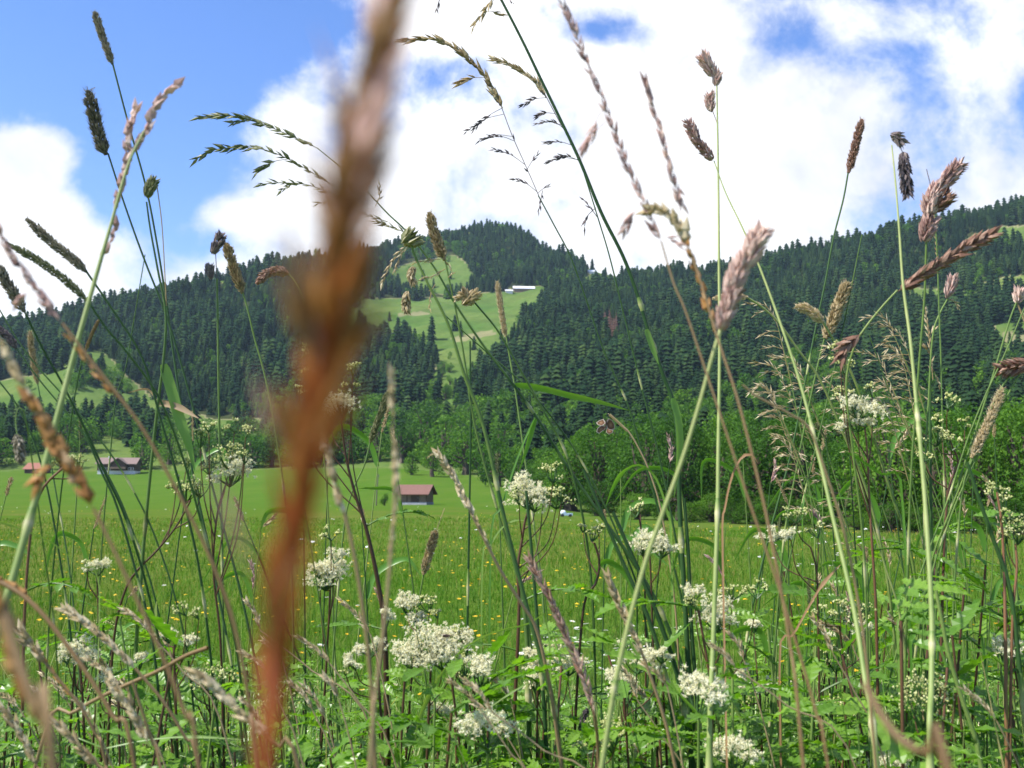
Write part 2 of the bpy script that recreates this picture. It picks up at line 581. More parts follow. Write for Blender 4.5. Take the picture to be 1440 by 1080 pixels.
def make_ground():
    ms = np.concatenate([np.linspace(-3.5, -0.75, 24)[:-1], np.linspace(-0.75, 0.75, 421), np.linspace(0.75, 3.5, 24)[1:]])
    ys = np.concatenate([np.linspace(1.2, 6, 26)[:-1], np.geomspace(6, 420, 130)[:-1], np.linspace(420, 1950, 240), [2100, 2400, 3000]])
    X = ms[None, :] * ys[:, None]
    Y = np.broadcast_to(ys[:, None], X.shape)
    Z = height(X, Y)
    ny, nx = X.shape
    v = np.stack([X, Y, Z], -1).reshape(-1, 3)
    i = np.arange(ny - 1)[:, None] * nx
    j = np.arange(nx - 1)[None]
    q = np.stack([i + j, i + j + 1, i + j + 1 + nx, i + j + nx], -1).reshape(-1, 4)
    px, row = project(X, Y, Z)
    # 0 uncut flower meadow, 0.25 mown field, 0.5 alpine pasture, 0.75 pale track / scree, 1 forest floor
    zone = np.zeros(X.shape)
    D = np.stack([np.interp(np.clip(720 + F * X / Y, -700, 2140), _xs, _Dt[:, k]) for k in range(3)], -1)
    wav = 8 * np.sin(X * 0.05) + 5 * np.sin(X * 0.13 + 1)
    zone = 0.25 * np.clip((Y - 95 - 1.5 * wav) / 110, 0, 1)
    zone[Y > D[..., 2] * 1.02] = 0.5
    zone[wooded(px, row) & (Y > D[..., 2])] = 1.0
    zone[in_poly(px, row, [(632, 474), (690, 464), (700, 470), (640, 482)])] = 0.75
    zone[in_poly(px, row, [(1408, 466), (1500, 460), (1500, 482), (1412, 482)])] = 0.75
    zone[in_poly(px, row, [(560, 440), (600, 438), (606, 443), (560, 445)])] = 0.75
    mb = MB()
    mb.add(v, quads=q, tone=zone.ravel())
    # ground behind the camera
    mb.add([(-300, -300, 0.49), (300, -300, 0.49), (300, 1.19, 0.49), (-300, 1.19, 0.49)], quads=[(0, 1, 2, 3)], tone=0)
    m = bpy.data.materials.new("ground")
    m.use_nodes = True
    N = NT(m.node_tree)
    tc = N.n('ShaderNodeTexCoord')
    P = tc.outputs['Object']
    at_ = N.n('ShaderNodeAttribute', attribute_name='tone')
    flat = N.n('ShaderNodeMapping', ins={'Vector': P, 'Scale': (1, 0.35, 1)}).outputs[0]
    n1 = N.noise(flat, 0.09, 6, 0.6)
    n2 = N.noise(P, 1.7, 5, 0.65)
    n3 = N.noise(P, 0.012, 6, 0.6)
    n4 = N.noise(P, 0.2, 5, 0.7)
    meadow = N.mix(N.n('ShaderNodeMapRange', ins={0: n1, 1: 0.36, 2: 0.62}).outputs[0], (0.06, 0.125, 0.014), (0.12, 0.13, 0.034))
    meadow = N.mix(N.math('MULTIPLY', N.n('ShaderNodeMapRange', ins={0: n2, 1: 0.35, 2: 0.7}).outputs[0], 0.6), meadow, (0.045, 0.11, 0.010))
    mown = N.mix(N.n('ShaderNodeMapRange', ins={0: n1, 1: 0.3, 2: 0.7}).outputs[0], (0.056, 0.125, 0.014), (0.084, 0.14, 0.022))
    rows_ = N.noise(N.n('ShaderNodeMapping', ins={'Vector': P, 'Rotation': (0, 0, 0.18), 'Scale': (0.02, 0.45, 0.1)}).outputs[0], 1.0, 4, 0.6)
    mown = N.mix(N.math('MULTIPLY', N.n('ShaderNodeMapRange', ins={0: rows_, 1: 0.42, 2: 0.62}).outputs[0], 0.55), mown, (0.044, 0.10, 0.012))
    mown = N.mix(N.math('MULTIPLY', N.n('ShaderNodeMapRange', ins={0: n2, 1: 0.5, 2: 0.75}).outputs[0], 0.5), mown, (0.105, 0.14, 0.028))
    past = N.mix(N.n('ShaderNodeMapRange', ins={0: n3, 1: 0.3, 2: 0.7}).outputs[0], (0.062, 0.125, 0.024), (0.125, 0.165, 0.044))
    past = N.mix(N.math('MULTIPLY', N.n('ShaderNodeMapRange', ins={0: n4, 1: 0.45, 2: 0.75}).outputs[0], 0.7), past, (0.05, 0.095, 0.022))
    track = N.mix(n4, (0.22, 0.195, 0.10), (0.15, 0.17, 0.075))
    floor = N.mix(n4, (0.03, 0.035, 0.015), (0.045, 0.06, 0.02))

    def step(a, b):
        return N.n('ShaderNodeMapRange', ins={0: at_.outputs['Fac'], 1: a, 2: b}).outputs[0]
    c = N.mix(step(0.0, 0.25), meadow, mown)
    c = N.mix(step(0.3, 0.45), c, past)
    c = N.mix(step(0.55, 0.7), c, track)
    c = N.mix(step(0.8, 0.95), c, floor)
    bn = N.n('ShaderNodeBump', ins={'Height': N.math('ADD', n2, N.math('MULTIPLY', n4, 2.0)), 'Strength': 0.7, 'Distance': 0.4})
    pr = N.n('ShaderNodeBsdfPrincipled', ins={'Base Color': c, 'Roughness': 0.95, 'Specular IOR Level': 0.0, 'Normal': bn.outputs[0]})
    out = N.n('ShaderNodeOutputMaterial')
    N.t.links.new(pr.outputs[0], out.inputs[0])
    tag(mb.build('ground', m, smooth=True), kind='structure')


make_ground()

# ------------------------------------------------------------------ trees
LEAFY = [
    [(430, 600), (560, 585), (640, 600), (660, 598), (770, 588), (900, 585), (1020, 580), (1060, 560), (1260, 560), (1330, 572), (1600, 556), (1600, 720), (1000, 720), (800, 700), (700, 690), (640, 668), (560, 652), (430, 655), (330, 650), (330, 615)],
    [(-300, 590), (20, 588), (110, 590), (200, 575), (235, 600), (230, 640), (140, 620), (110, 640), (-300, 650)],
    [(120, 505), (185, 540), (180, 560), (120, 545), (85, 560), (90, 540)],
    [(1100, 500), (1205, 508), (1230, 562), (1060, 562), (1064, 540)],
    [(640, 560), (668, 520), (700, 512), (690, 540), (650, 600)],
    [(560, 590), (590, 555), (612, 560), (606, 600)],
    [(590, 380), (640, 378), (650, 392), (600, 396)],
]
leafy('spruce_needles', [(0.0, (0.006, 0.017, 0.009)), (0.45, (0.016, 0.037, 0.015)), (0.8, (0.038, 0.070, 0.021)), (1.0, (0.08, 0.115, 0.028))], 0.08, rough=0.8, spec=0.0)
leafy('broad_leaves', [(0.0, (0.02, 0.062, 0.009)), (0.5, (0.056, 0.148, 0.014)), (1.0, (0.13, 0.25, 0.024))], 0.35, (1.15, 1.3, 0.45), rough=0.6, spec=0.12, rand_amt=0.32)
leafy('dead_needles', [(0.0, (0.07, 0.04, 0.03)), (1.0, (0.13, 0.075, 0.055))], 0.0, rough=0.9, spec=0.1)
solid('bark', [(0.3, (0.05, 0.038, 0.028)), (0.7, (0.11, 0.085, 0.06))], 4.0, 0.9, (1, 1, 0.25))


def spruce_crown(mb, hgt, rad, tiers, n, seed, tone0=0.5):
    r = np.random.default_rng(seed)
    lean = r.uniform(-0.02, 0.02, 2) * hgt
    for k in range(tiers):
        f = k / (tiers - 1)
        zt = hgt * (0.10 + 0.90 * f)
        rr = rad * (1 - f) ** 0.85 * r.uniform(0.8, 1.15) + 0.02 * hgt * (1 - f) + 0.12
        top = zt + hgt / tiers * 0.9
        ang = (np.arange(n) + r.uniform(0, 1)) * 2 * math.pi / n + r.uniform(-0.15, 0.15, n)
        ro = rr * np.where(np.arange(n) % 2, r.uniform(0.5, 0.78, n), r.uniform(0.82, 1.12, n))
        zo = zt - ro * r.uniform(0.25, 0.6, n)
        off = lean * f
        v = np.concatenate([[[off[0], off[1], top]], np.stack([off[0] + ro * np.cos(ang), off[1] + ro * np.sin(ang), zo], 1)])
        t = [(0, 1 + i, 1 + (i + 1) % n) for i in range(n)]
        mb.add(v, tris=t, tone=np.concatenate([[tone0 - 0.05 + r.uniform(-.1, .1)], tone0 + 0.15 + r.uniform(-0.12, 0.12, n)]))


def crown_faces(lobes, n, size, seed, fill=0.25, flatten=0.0):
    """leaf clumps: small bent quads over and inside a set of lobes (cx, cy, cz, rx, ry, rz)"""
    r = np.random.default_rng(seed)
    lobes = np.asarray(lobes, float)
    vol = np.prod(lobes[:, 3:], 1) ** (2 / 3)
    pick = r.choice(len(lobes), n, p=vol / vol.sum())
    L = lobes[pick]
    d = unit(r.normal(size=(n, 3)))
    rad = np.where(r.random(n) < fill, r.uniform(0.3, 0.85, n), r.uniform(0.82, 1.1, n))
    bump = 1 + 0.16 * np.sin(d[:, 0] * 7 + pick) * np.sin(d[:, 1] * 6 + 2 * pick) + 0.1 * np.sin(d[:, 2] * 9 + pick)
    p = L[:, :3] + d * L[:, 3:] * (rad * bump)[:, None]
    # not inside another lobe's core
    keep = np.ones(n, bool)
    for k, l in enumerate(lobes):
        q = (((p - l[:3]) / l[3:]) ** 2).sum(1)
        keep &= (q > 0.5) | (pick == k)
    p, d = p[keep], d[keep]
    m = len(p)
    nrm = unit(d + r.normal(size=(m, 3)) * 0.75 + np.array([0, 0, 0.35]))
    a, b = perp(nrm)
    th = r.uniform(0, 2 * math.pi, m)[:, None]
    a, b = a * np.cos(th) + b * np.sin(th), b * np.cos(th) - a * np.sin(th)
    s = size * r.uniform(0.55, 1.35, m)[:, None]
    v = np.stack([p - a * s, p + b * s * 0.55 + nrm * s * 0.2, p + a * s * 1.1, p - b * s * 0.6 + nrm * s * 0.15], 1)
    tone = np.clip(0.5 + r.normal(size=m) * 0.16, 0, 1)
    return v.reshape(-1, 3), np.arange(m * 4).reshape(-1, 4), np.repeat(tone, 4)


def random_lobes(r, w, h, z0, n):
    out = [(0, 0, z0 + h * 0.5, w * 0.34, w * 0.34, h * 0.42)]
    for k in range(n):
        a = r.uniform(0, 2 * math.pi)
        f = r.uniform(0.05, 1.0)
        rr = w * 0.5 * (0.35 + 0.65 * math.sin(math.pi * min(1, 0.18 + 0.8 * f)) ** 0.8) * r.uniform(0.5, 0.85)
        s = w * r.uniform(0.13, 0.24) * (1.15 - 0.35 * f)
        out.append((rr * math.cos(a), rr * math.sin(a), z0 + h * (0.08 + 0.84 * f), s, s, s * r.uniform(0.75, 1.1)))
    return out


def tree_meshes(w, h, bare, nl, nf, leaf, seed):
    """trunk with limbs, and a crown of leaf clumps; w, h in metres"""
    r = np.random.default_rng(seed)
    lob = random_lobes(r, w, h - bare, bare, nl)
    c = MB()
    v, q, t = crown_faces(lob, nf, leaf, seed + 1)
    c.add(v, quads=q, tone=t)
    k = MB()
    r0 = h * 0.016 + 0.06
    zs = np.linspace(0, h * 0.72, 7)
    path = np.stack([np.cumsum(r.normal(size=7) * 0.012 * h), np.cumsum(r.normal(size=7) * 0.012 * h), zs], 1)
    path[0, :2] = 0
    tube(k, path, np.linspace(r0 * 1.3, r0 * 0.25, 7), 7)
    for l in lob[1:]:
        i = r.integers(1, 4)
        e = np.array(l[:3]) - np.array([0, 0, l[5] * 0.3])
        mid = (path[i] * 0.55 + e * 0.45) + np.array([0, 0, -0.02 * h])
        tube(k, smooth_path([path[i], mid, e], 5), np.linspace(r0 * 0.5, r0 * 0.1, 5), 4)
    return k.mesh('trunk', MATS['bark']), c.mesh('crown', MATS['broad_leaves'])


def tree_thing(name, meshes, label, cat, loc, rot, s, group=None):
    o = thing(name, label, cat, loc, rot, group)
    o.scale = s
    for nm, me in zip(('trunk', 'crown'), meshes):
        c = bpy.data.objects.new(nm, me)
        COL.objects.link(c)
        c.parent = o
    return o


def forest():
    # every tree of the wood: a jittered planting over the wooded slopes
    st = 7.3
    gx, gy = np.meshgrid(np.arange(-1500, 1700, st), np.arange(200, 2000, st))
    gx = gx.ravel() + rng.uniform(-0.48, 0.48, gx.size) * st
    gy = gy.ravel() + rng.uniform(-0.48, 0.48, gy.size) * st
    k = np.abs(gx / gy) < 0.78
    gx, gy = gx[k], gy[k]
    gz = height(gx, gy)
    px, row = project(gx, gy, gz)
    jit = 5 * np.sin(gx * 0.11 + 1) + 5 * np.sin(gy * 0.09 + gx * 0.05)
    k = wooded(px + jit * 0.8, row + jit * 0.5) & (rng.random(gx.size) < 0.93)
    # stray trees and scrub on the pastures
    k |= (rng.random(gx.size) < np.where((row < 620) & (row > 330), 0.02 + 0.10 * (wob(gx * 2.9, gy * 3.3 + 7) > 0.55), 0)) & (gy > 560) & ~in_poly(px, row, [(490, 416), (770, 396), (765, 430), (700, 470), (560, 452), (490, 446)])
    # the crest too: just behind the skyline
    gx, gy, gz, px, row = gx[k], gy[k], gz[k], px[k], row[k]
    patch = wob(gx * 1.7 + 40, gy * 1.7)
    hh = rng.uniform(12.5, 21, gx.size) * (1 + 0.12 * patch)
    gz = gz - 0.5
    broad = rng.random(gx.size) < np.clip(0.12 + 0.6 * patch - 0.14 + 0.5 * np.clip((row - 545) / 60, 0, 1), 0.03, 0.75)
    broad |= in_poly(px, row, [(560, 345), (655, 345), (660, 400), (560, 395)]) & (rng.random(gx.size) < 0.6)
    hh = hh * (1 + 0.22 * np.sin(gx * 0.031 + 2 * np.sin(gy * 0.023))) * rng.choice([0.7, 1.0, 1.0, 1.15], gx.size)
    gap = wob(gx * 3.1 + 9, gy * 2.7) > 0.72
    hh[gap] *= 0.45
    # leafy woods fill the foot of the slopes
    bx, by = np.meshgrid(np.arange(-700, 800, 7.0), np.arange(190, 1000, 7.0))
    bx = bx.ravel() + rng.uniform(-3.3, 3.3, bx.size)
    by = by.ravel() + rng.uniform(-3.3, 3.3, by.size)
    q = np.abs(bx / by) < 0.75
    bx, by = bx[q], by[q]
    bz = height(bx, by)
    bpx, brow = project(bx, by, bz)
    q = np.zeros(bx.size, bool)
    for p in LEAFY:
        q |= in_poly(bpx + 6 * np.sin(by * 0.06), brow + 4 * np.sin(bx * 0.07), p)
    q &= ~wooded(bpx, brow) & (by > np.interp(np.clip(bpx, -700, 2140), _xs, _Dt[:, 2]) * 1.05) & (rng.random(bx.size) < 0.9)
    bx, by, bz, bpx, brow = bx[q], by[q], bz[q], bpx[q], brow[q]
    fir = rng.random(bx.size) < np.where(bpx < 300, 0.35, 0.12)
    bh = np.where(fir, rng.uniform(12, 20, bx.size), rng.uniform(10, 19, bx.size))
    gx, gy, gz, px, row = [np.concatenate(z) for z in ((gx, bx), (gy, by), (gz, bz - 0.4), (px, bpx), (row, brow))]
    broad, hh = np.concatenate([broad, ~fir]), np.concatenate([hh, bh])
    red = ((px - 858) / 16) ** 2 + ((row - 462) / 13) ** 2 < 1
    order = np.argsort(gy + np.where((px < -60) | (px > 1500), 1e5, 0) + np.where(broad | red, 1e5, 0))
    near = set(order[:230].tolist())
    protos = []
    for i in range(7):
        m = MB()
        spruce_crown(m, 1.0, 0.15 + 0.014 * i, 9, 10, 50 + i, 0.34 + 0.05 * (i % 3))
        protos.append(m)
    bl = []
    for i in range(4):
        m = MB()
        r = np.random.default_rng(90 + i)
        v, q, t = crown_faces(random_lobes(r, 0.72, 0.9, 0.08, 9), 330, 0.055, 95 + i, 0.15)
        m.add(v, quads=q, tone=t)
        bl.append(m)

    def mass(sel, protos, mats, name, hs, tone_amt):
        big = MB()
        arr = [p.arrays() for p in protos]
        tn = [np.concatenate(p.tone) for p in protos]
        which = rng.integers(0, len(protos), len(sel))
        for w in range(len(protos)):
            ii = sel[which == w]
            if not len(ii):
                continue
            v, t, q = arr[w]
            a = rng.uniform(0, 2 * math.pi, len(ii))
            s = hs[ii]
            ww = s * rng.uniform(0.85, 1.2, len(ii))
            c, sn = np.cos(a)[:, None], np.sin(a)[:, None]
            V = np.stack([(v[None, :, 0] * c - v[None, :, 1] * sn) * ww[:, None] + gx[ii][:, None],
                          (v[None, :, 0] * sn + v[None, :, 1] * c) * ww[:, None] + gy[ii][:, None],
                          v[None, :, 2] * s[:, None] + gz[ii][:, None]], -1)
            n = len(v)
            off = (np.arange(len(ii)) * n)[:, None, None]
            T = (tn[w][None] + (rng.uniform(-tone_amt, tone_amt, len(ii)) + 0.16 * wob(gx[ii] * 2.3, gy[ii] * 2.0 + 30))[:, None]).ravel()
            big.add(V.reshape(-1, 3), tris=(t[None] + off).reshape(-1, 3) if len(t) else None, quads=(q[None] + off).reshape(-1, 4) if len(q) else None, tone=T)
        return big.build(name, mats, smooth=name == 'conifer_forest')
    idx = np.arange(gx.size)
    nearm = np.zeros(gx.size, bool)
    nearm[list(near)] = True
    print('forest', gx.size, 'broad', broad.sum(), 'red', red.sum())
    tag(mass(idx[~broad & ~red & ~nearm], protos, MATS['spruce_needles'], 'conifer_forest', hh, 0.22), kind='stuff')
    tag(mass(idx[broad & ~red], bl, MATS['broad_leaves'], 'mixed_woodland', hh * 0.72, 0.2), kind='stuff')
    for n_, i in enumerate(idx[red][:14]):
        m = MB()
        spruce_crown(m, hh[i], hh[i] * 0.16, 9, 10, 400 + n_, 0.5)
        o = thing('spruce_tree', 'rust brown dead spruce in the reddish patch of the right hand forest', 'tree', (gx[i], gy[i], gz[i]), 0, 'dead spruces in the forest')
        m.build('crown', MATS['dead_needles'], o)
    # the nearest spruces stand as things of their own
    det = []
    for i in range(5):
        c, k = MB(), MB()
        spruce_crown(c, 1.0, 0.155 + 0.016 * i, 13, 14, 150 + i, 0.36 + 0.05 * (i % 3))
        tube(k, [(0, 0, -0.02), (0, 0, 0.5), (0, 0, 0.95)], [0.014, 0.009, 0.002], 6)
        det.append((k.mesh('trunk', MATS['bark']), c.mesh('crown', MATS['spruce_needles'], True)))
    for i in sorted(near, key=lambda j: gx[j]):
        if px[i] < 640:
            lab, g = 'dark spruce on the lower edge of the left hand forest', 'spruces along the left forest edge'
        elif px[i] < 1000:
            lab, g = 'dark spruce above the broadleaf belt in the middle of the valley side', 'spruces above the middle broadleaf belt'
        else:
            lab, g = 'dark spruce above the big broadleaf trees on the right slope', 'spruces above the right broadleaf belt'
        s = hh[i] * 1.05
        tree_thing('spruce_tree', det[i % 5], lab, 'tree', (gx[i], gy[i], gz[i]), rng.uniform(0, 6.28), (s * rng.uniform(.9, 1.15), s * rng.uniform(.9, 1.15), s), g)


forest()


def broadleaf():
    far = [tree_meshes(1.0, 1.1, 0.12, 12, 1500, 0.036, 300 + i) for i in range(4)]
    nearp = [tree_meshes(1.0, 1.15, 0.10, 20, 7600, 0.0185, 320 + i) for i in range(5)]

    def put(px, row, wpx, hpx, protos, lab, group=None, i=0, d=None, name='broadleaf_tree'):
        p = locate(px, row) if d is None else np.array([ray(px, row)[0] * d, d, float(height(ray(px, row)[0] * d, d))])
        w, h = wpx * p[1] / F, hpx * p[1] / F
        tree_thing(name, protos[i % len(protos)], lab, 'shrub' if name == 'bush' else 'tree', (p[0], p[1], p[2] - 0.15), (i * 2.399) % 6.28, (w, w, h / 1.12), group)
    # the two free standing trees on the field and the bush by the barn
    put(579, 668, 24, 34, far, 'smaller of the two lone round trees on the mown field', i=1)
    put(608, 671, 34, 48, far, 'larger of the two lone round trees on the mown field', i=2)
    put(541, 711, 14, 18, far, 'small dark bush beside the left end of the hay barn', i=3, name='bush')
    # belt at the left and middle, behind the houses and the field
    k = 0
    for px in range(-60, 470, 30):
        for row, sz in ((658, 50), (636, 46)):
            x = px + rng.uniform(-12, 12)
            if 120 < x < 200 and row > 650 or 20 < x < 70 and row > 650:
                continue
            if 205 < x < 300 and row < 650 and x % 3 < 2:
                continue
            if row < 650 and 130 < x < 215:
                continue
            k += 1
            put(x, row + rng.uniform(-4, 2), sz * rng.uniform(0.7, 1.2), sz * rng.uniform(0.7, 1.15), far, 'round broadleaf tree in the belt behind the farmhouse', 'broadleaf trees behind the farmhouse', k)
    for (x, row, w, h) in ((490, 652, 58, 52), (530, 650, 56, 66), (455, 652, 44, 54), (565, 652, 46, 60), (590, 648, 60, 62), (625, 655, 64, 72), (655, 668, 58, 66), (640, 640, 60, 60),
                           (680, 676, 54, 58), (700, 684, 52, 70), (600, 622, 62, 56), (560, 622, 52, 48), (662, 632, 56, 56), (705, 650, 60, 56), (510, 622, 50, 46), (470, 624, 48, 44)):
        k += 1
        put(x, row, w, h, far, 'round broadleaf tree in the belt behind the lone trees and the barn', 'broadleaf trees behind the barn', k)
    # shrubs climbing the gully between the two woods
    for n_ in range(46):
        x, row = rng.uniform(585, 690), rng.uniform(520, 615)
        if in_poly(np.array(x), np.array(row), WOOD[0]) or in_poly(np.array(x), np.array(row), WOOD[2]):
            continue
        k += 1
        put(x, row, rng.uniform(9, 22), rng.uniform(9, 20), far, 'light green shrub in the gully between the two forests', 'shrubs in the gully', k, name='bush')
    for n_ in range(70):
        x, row = rng.uniform(1040, 1260), rng.uniform(505, 600)
        if not in_poly(np.array(x), np.array(row), [(1110, 500), (1205, 510), (1240, 565), (1250, 600), (1020, 600), (1060, 545)]):
            continue
        k += 1
        put(x, row, rng.uniform(14, 30), rng.uniform(14, 26), far, 'light green shrub on the slope inside the right hand forest', 'shrubs on the right slope', k, name='bush')
    for n_ in range(26):
        x, row = rng.uniform(20, 200), rng.uniform(520, 600)
        k += 1
        if in_poly(np.array(x), np.array(row), [(95, 520), (150, 505), (200, 560), (120, 560)]) or row > 588:
            put(x, row, rng.uniform(10, 24), rng.uniform(10, 22), far, 'small dark shrub on the left hill pasture', 'shrubs on the left pasture', k, name='bush')
    # the tall trees at the right edge of the meadow: front row, then rows that climb behind
    n_ = 0
    for off, dd in ((0, 0), (1, 26), (2, 60), (3, 105)):
        x = 735 + off * 13
        while x < 1560:
            edge = np.interp(x, _xs, _Dt[:, 2])
            d = edge * rng.uniform(1.03, 1.12) + dd * rng.uniform(0.8, 1.2)
            if x < 800:
                d = max(d, 200)
            top = np.interp(x, [720, 800, 830, 900, 1000, 1100, 1250, 1440, 1600], [650, 622, 600, 590, 590, 585, 585, 575, 575])
            z = float(height(ray(x, 690)[0] * d, d))
            base = project(np.array(ray(x, 690)[0] * d), np.array(d), np.array(z))[1]
            hpx = max(46, base - top) * rng.uniform(0.72, 1.05) if off < 2 else rng.uniform(70, 115) * min(1, 190 / d)
            wpx = min(hpx * rng.uniform(0.72, 1.0), 130)
            n_ += 1
            lab = ('tall leafy broadleaf tree at the right edge of the meadow', 'broadleaf trees along the meadow edge') if off == 0 else ('leafy broadleaf tree crowding behind the meadow edge row', 'broadleaf trees behind the edge row')
            put(x, base, wpx, hpx, nearp, lab[0], lab[1], n_, d=d)
            x += wpx * rng.uniform(0.42, 0.62)
    # low bushes that close the foot of the row
    x = 760
    while x < 1500:
        d = np.interp(x, _xs, _Dt[:, 2]) * rng.uniform(0.98, 1.04)
        n_ += 1
        w = rng.uniform(36, 70)
        put(x, 740, w, w * rng.uniform(0.55, 0.85), nearp, 'low dark bush at the foot of the tall edge trees', 'bushes at the foot of the edge trees', n_, d=d, name='bush')
        x += w * rng.uniform(0.5, 0.9)
    print('broadleaf', k, n_)


broadleaf()

# ------------------------------------------------------------------ buildings and small things of the valley
solid('dark_boards', [(0.3, (0.055, 0.035, 0.024)), (0.7, (0.13, 0.085, 0.058))], 2.0, 0.85, (9, 9, 0.5))
solid('grey_brown_boards', [(0.3, (0.15, 0.10, 0.064)), (0.7, (0.28, 0.19, 0.125))], 2.0, 0.85, (9, 9, 0.5))
solid('stone_base', [(0.3, (0.20, 0.21, 0.23)), (0.7, (0.36, 0.37, 0.40))], 2.0, 0.9)
solid('red_brown_roof', [(0.3, (0.12, 0.06, 0.047)), (0.7, (0.19, 0.10, 0.078))], 1.5, 0.8, (1, 6, 6))
solid('orange_roof', [(0.3, (0.19, 0.075, 0.05)), (0.7, (0.28, 0.12, 0.08))], 1.5, 0.8, (1, 6, 6))
solid('brown_roof', [(0.3, (0.14, 0.10, 0.085)), (0.7, (0.23, 0.165, 0.145))], 1.5, 0.8, (1, 6, 6))
solid('pale_roof', [(0.3, (0.55, 0.57, 0.62)), (0.7, (0.72, 0.74, 0.78))], 1.0, 0.45)
solid('white_plaster', [(0.3, (0.62, 0.60, 0.56)), (0.7, (0.78, 0.76, 0.72))], 1.0, 0.9)
solid('window_glass', [(0.3, (0.02, 0.025, 0.03)), (0.7, (0.04, 0.045, 0.05))], 1.0, 0.15, spec=0.6)
solid('grey_wood', [(0.3, (0.10, 0.085, 0.07)), (0.7, (0.2, 0.17, 0.14))], 3.0, 0.9, (6, 6, 0.6))
solid('white_plastic', [(0.3, (0.6, 0.66, 0.7)), (0.7, (0.72, 0.76, 0.8))], 1.0, 0.4)
solid('pale_blue_paint', [(0.3, (0.38, 0.52, 0.58)), (0.7, (0.48, 0.62, 0.68))], 1.0, 0.5)
solid('black_rubber', [(0.3, (0.02, 0.02, 0.02)), (0.7, (0.04, 0.04, 0.04))], 3.0, 0.8)


def gable_roof(mb, x0, x1, y0, y1, z_eave, z_ridge, over=0.6, th=0.18):
    """two slabs meeting on a ridge along x"""
    ym = (y0 + y1) / 2
    sl = (z_ridge - z_eave) / (ym - y0)
    for s, ye in ((-1, y0 - over), (1, y1 + over)):
        ze = z_eave - over * sl
        v = []
        for x in (x0 - over, x1 + over):
            v += [(x, ye, ze), (x, ym, z_ridge), (x, ym, z_ridge + th), (x, ye, ze + th)]
        mb.add(v, quads=[(0, 1, 5, 4), (3, 7, 6, 2), (0, 4, 7, 3), (0, 3, 2, 1), (4, 5, 6, 7), (1, 2, 6, 5)])


def gable_walls(mb, x0, x1, y0, y1, z0, z_eave, z_ridge):
    ym = (y0 + y1) / 2
    v = [(x0, y0, z0), (x1, y0, z0), (x1, y1, z0), (x0, y1, z0), (x0, y0, z_eave), (x1, y0, z_eave), (x1, y1, z_eave), (x0, y1, z_eave), (x0, ym, z_ridge), (x1, ym, z_ridge)]
    mb.add(v, quads=[(0, 1, 5, 4), (2, 3, 7, 6), (1, 2, 6, 5), (3, 0, 4, 7)], tris=[(5, 6, 9), (7, 4, 8)])


def part(parent, name, mat, fn, label=None):
    mb = MB()
    fn(mb)
    o = mb.build(name, MATS[mat], parent)
    if label:
        o['label'] = label
    return o


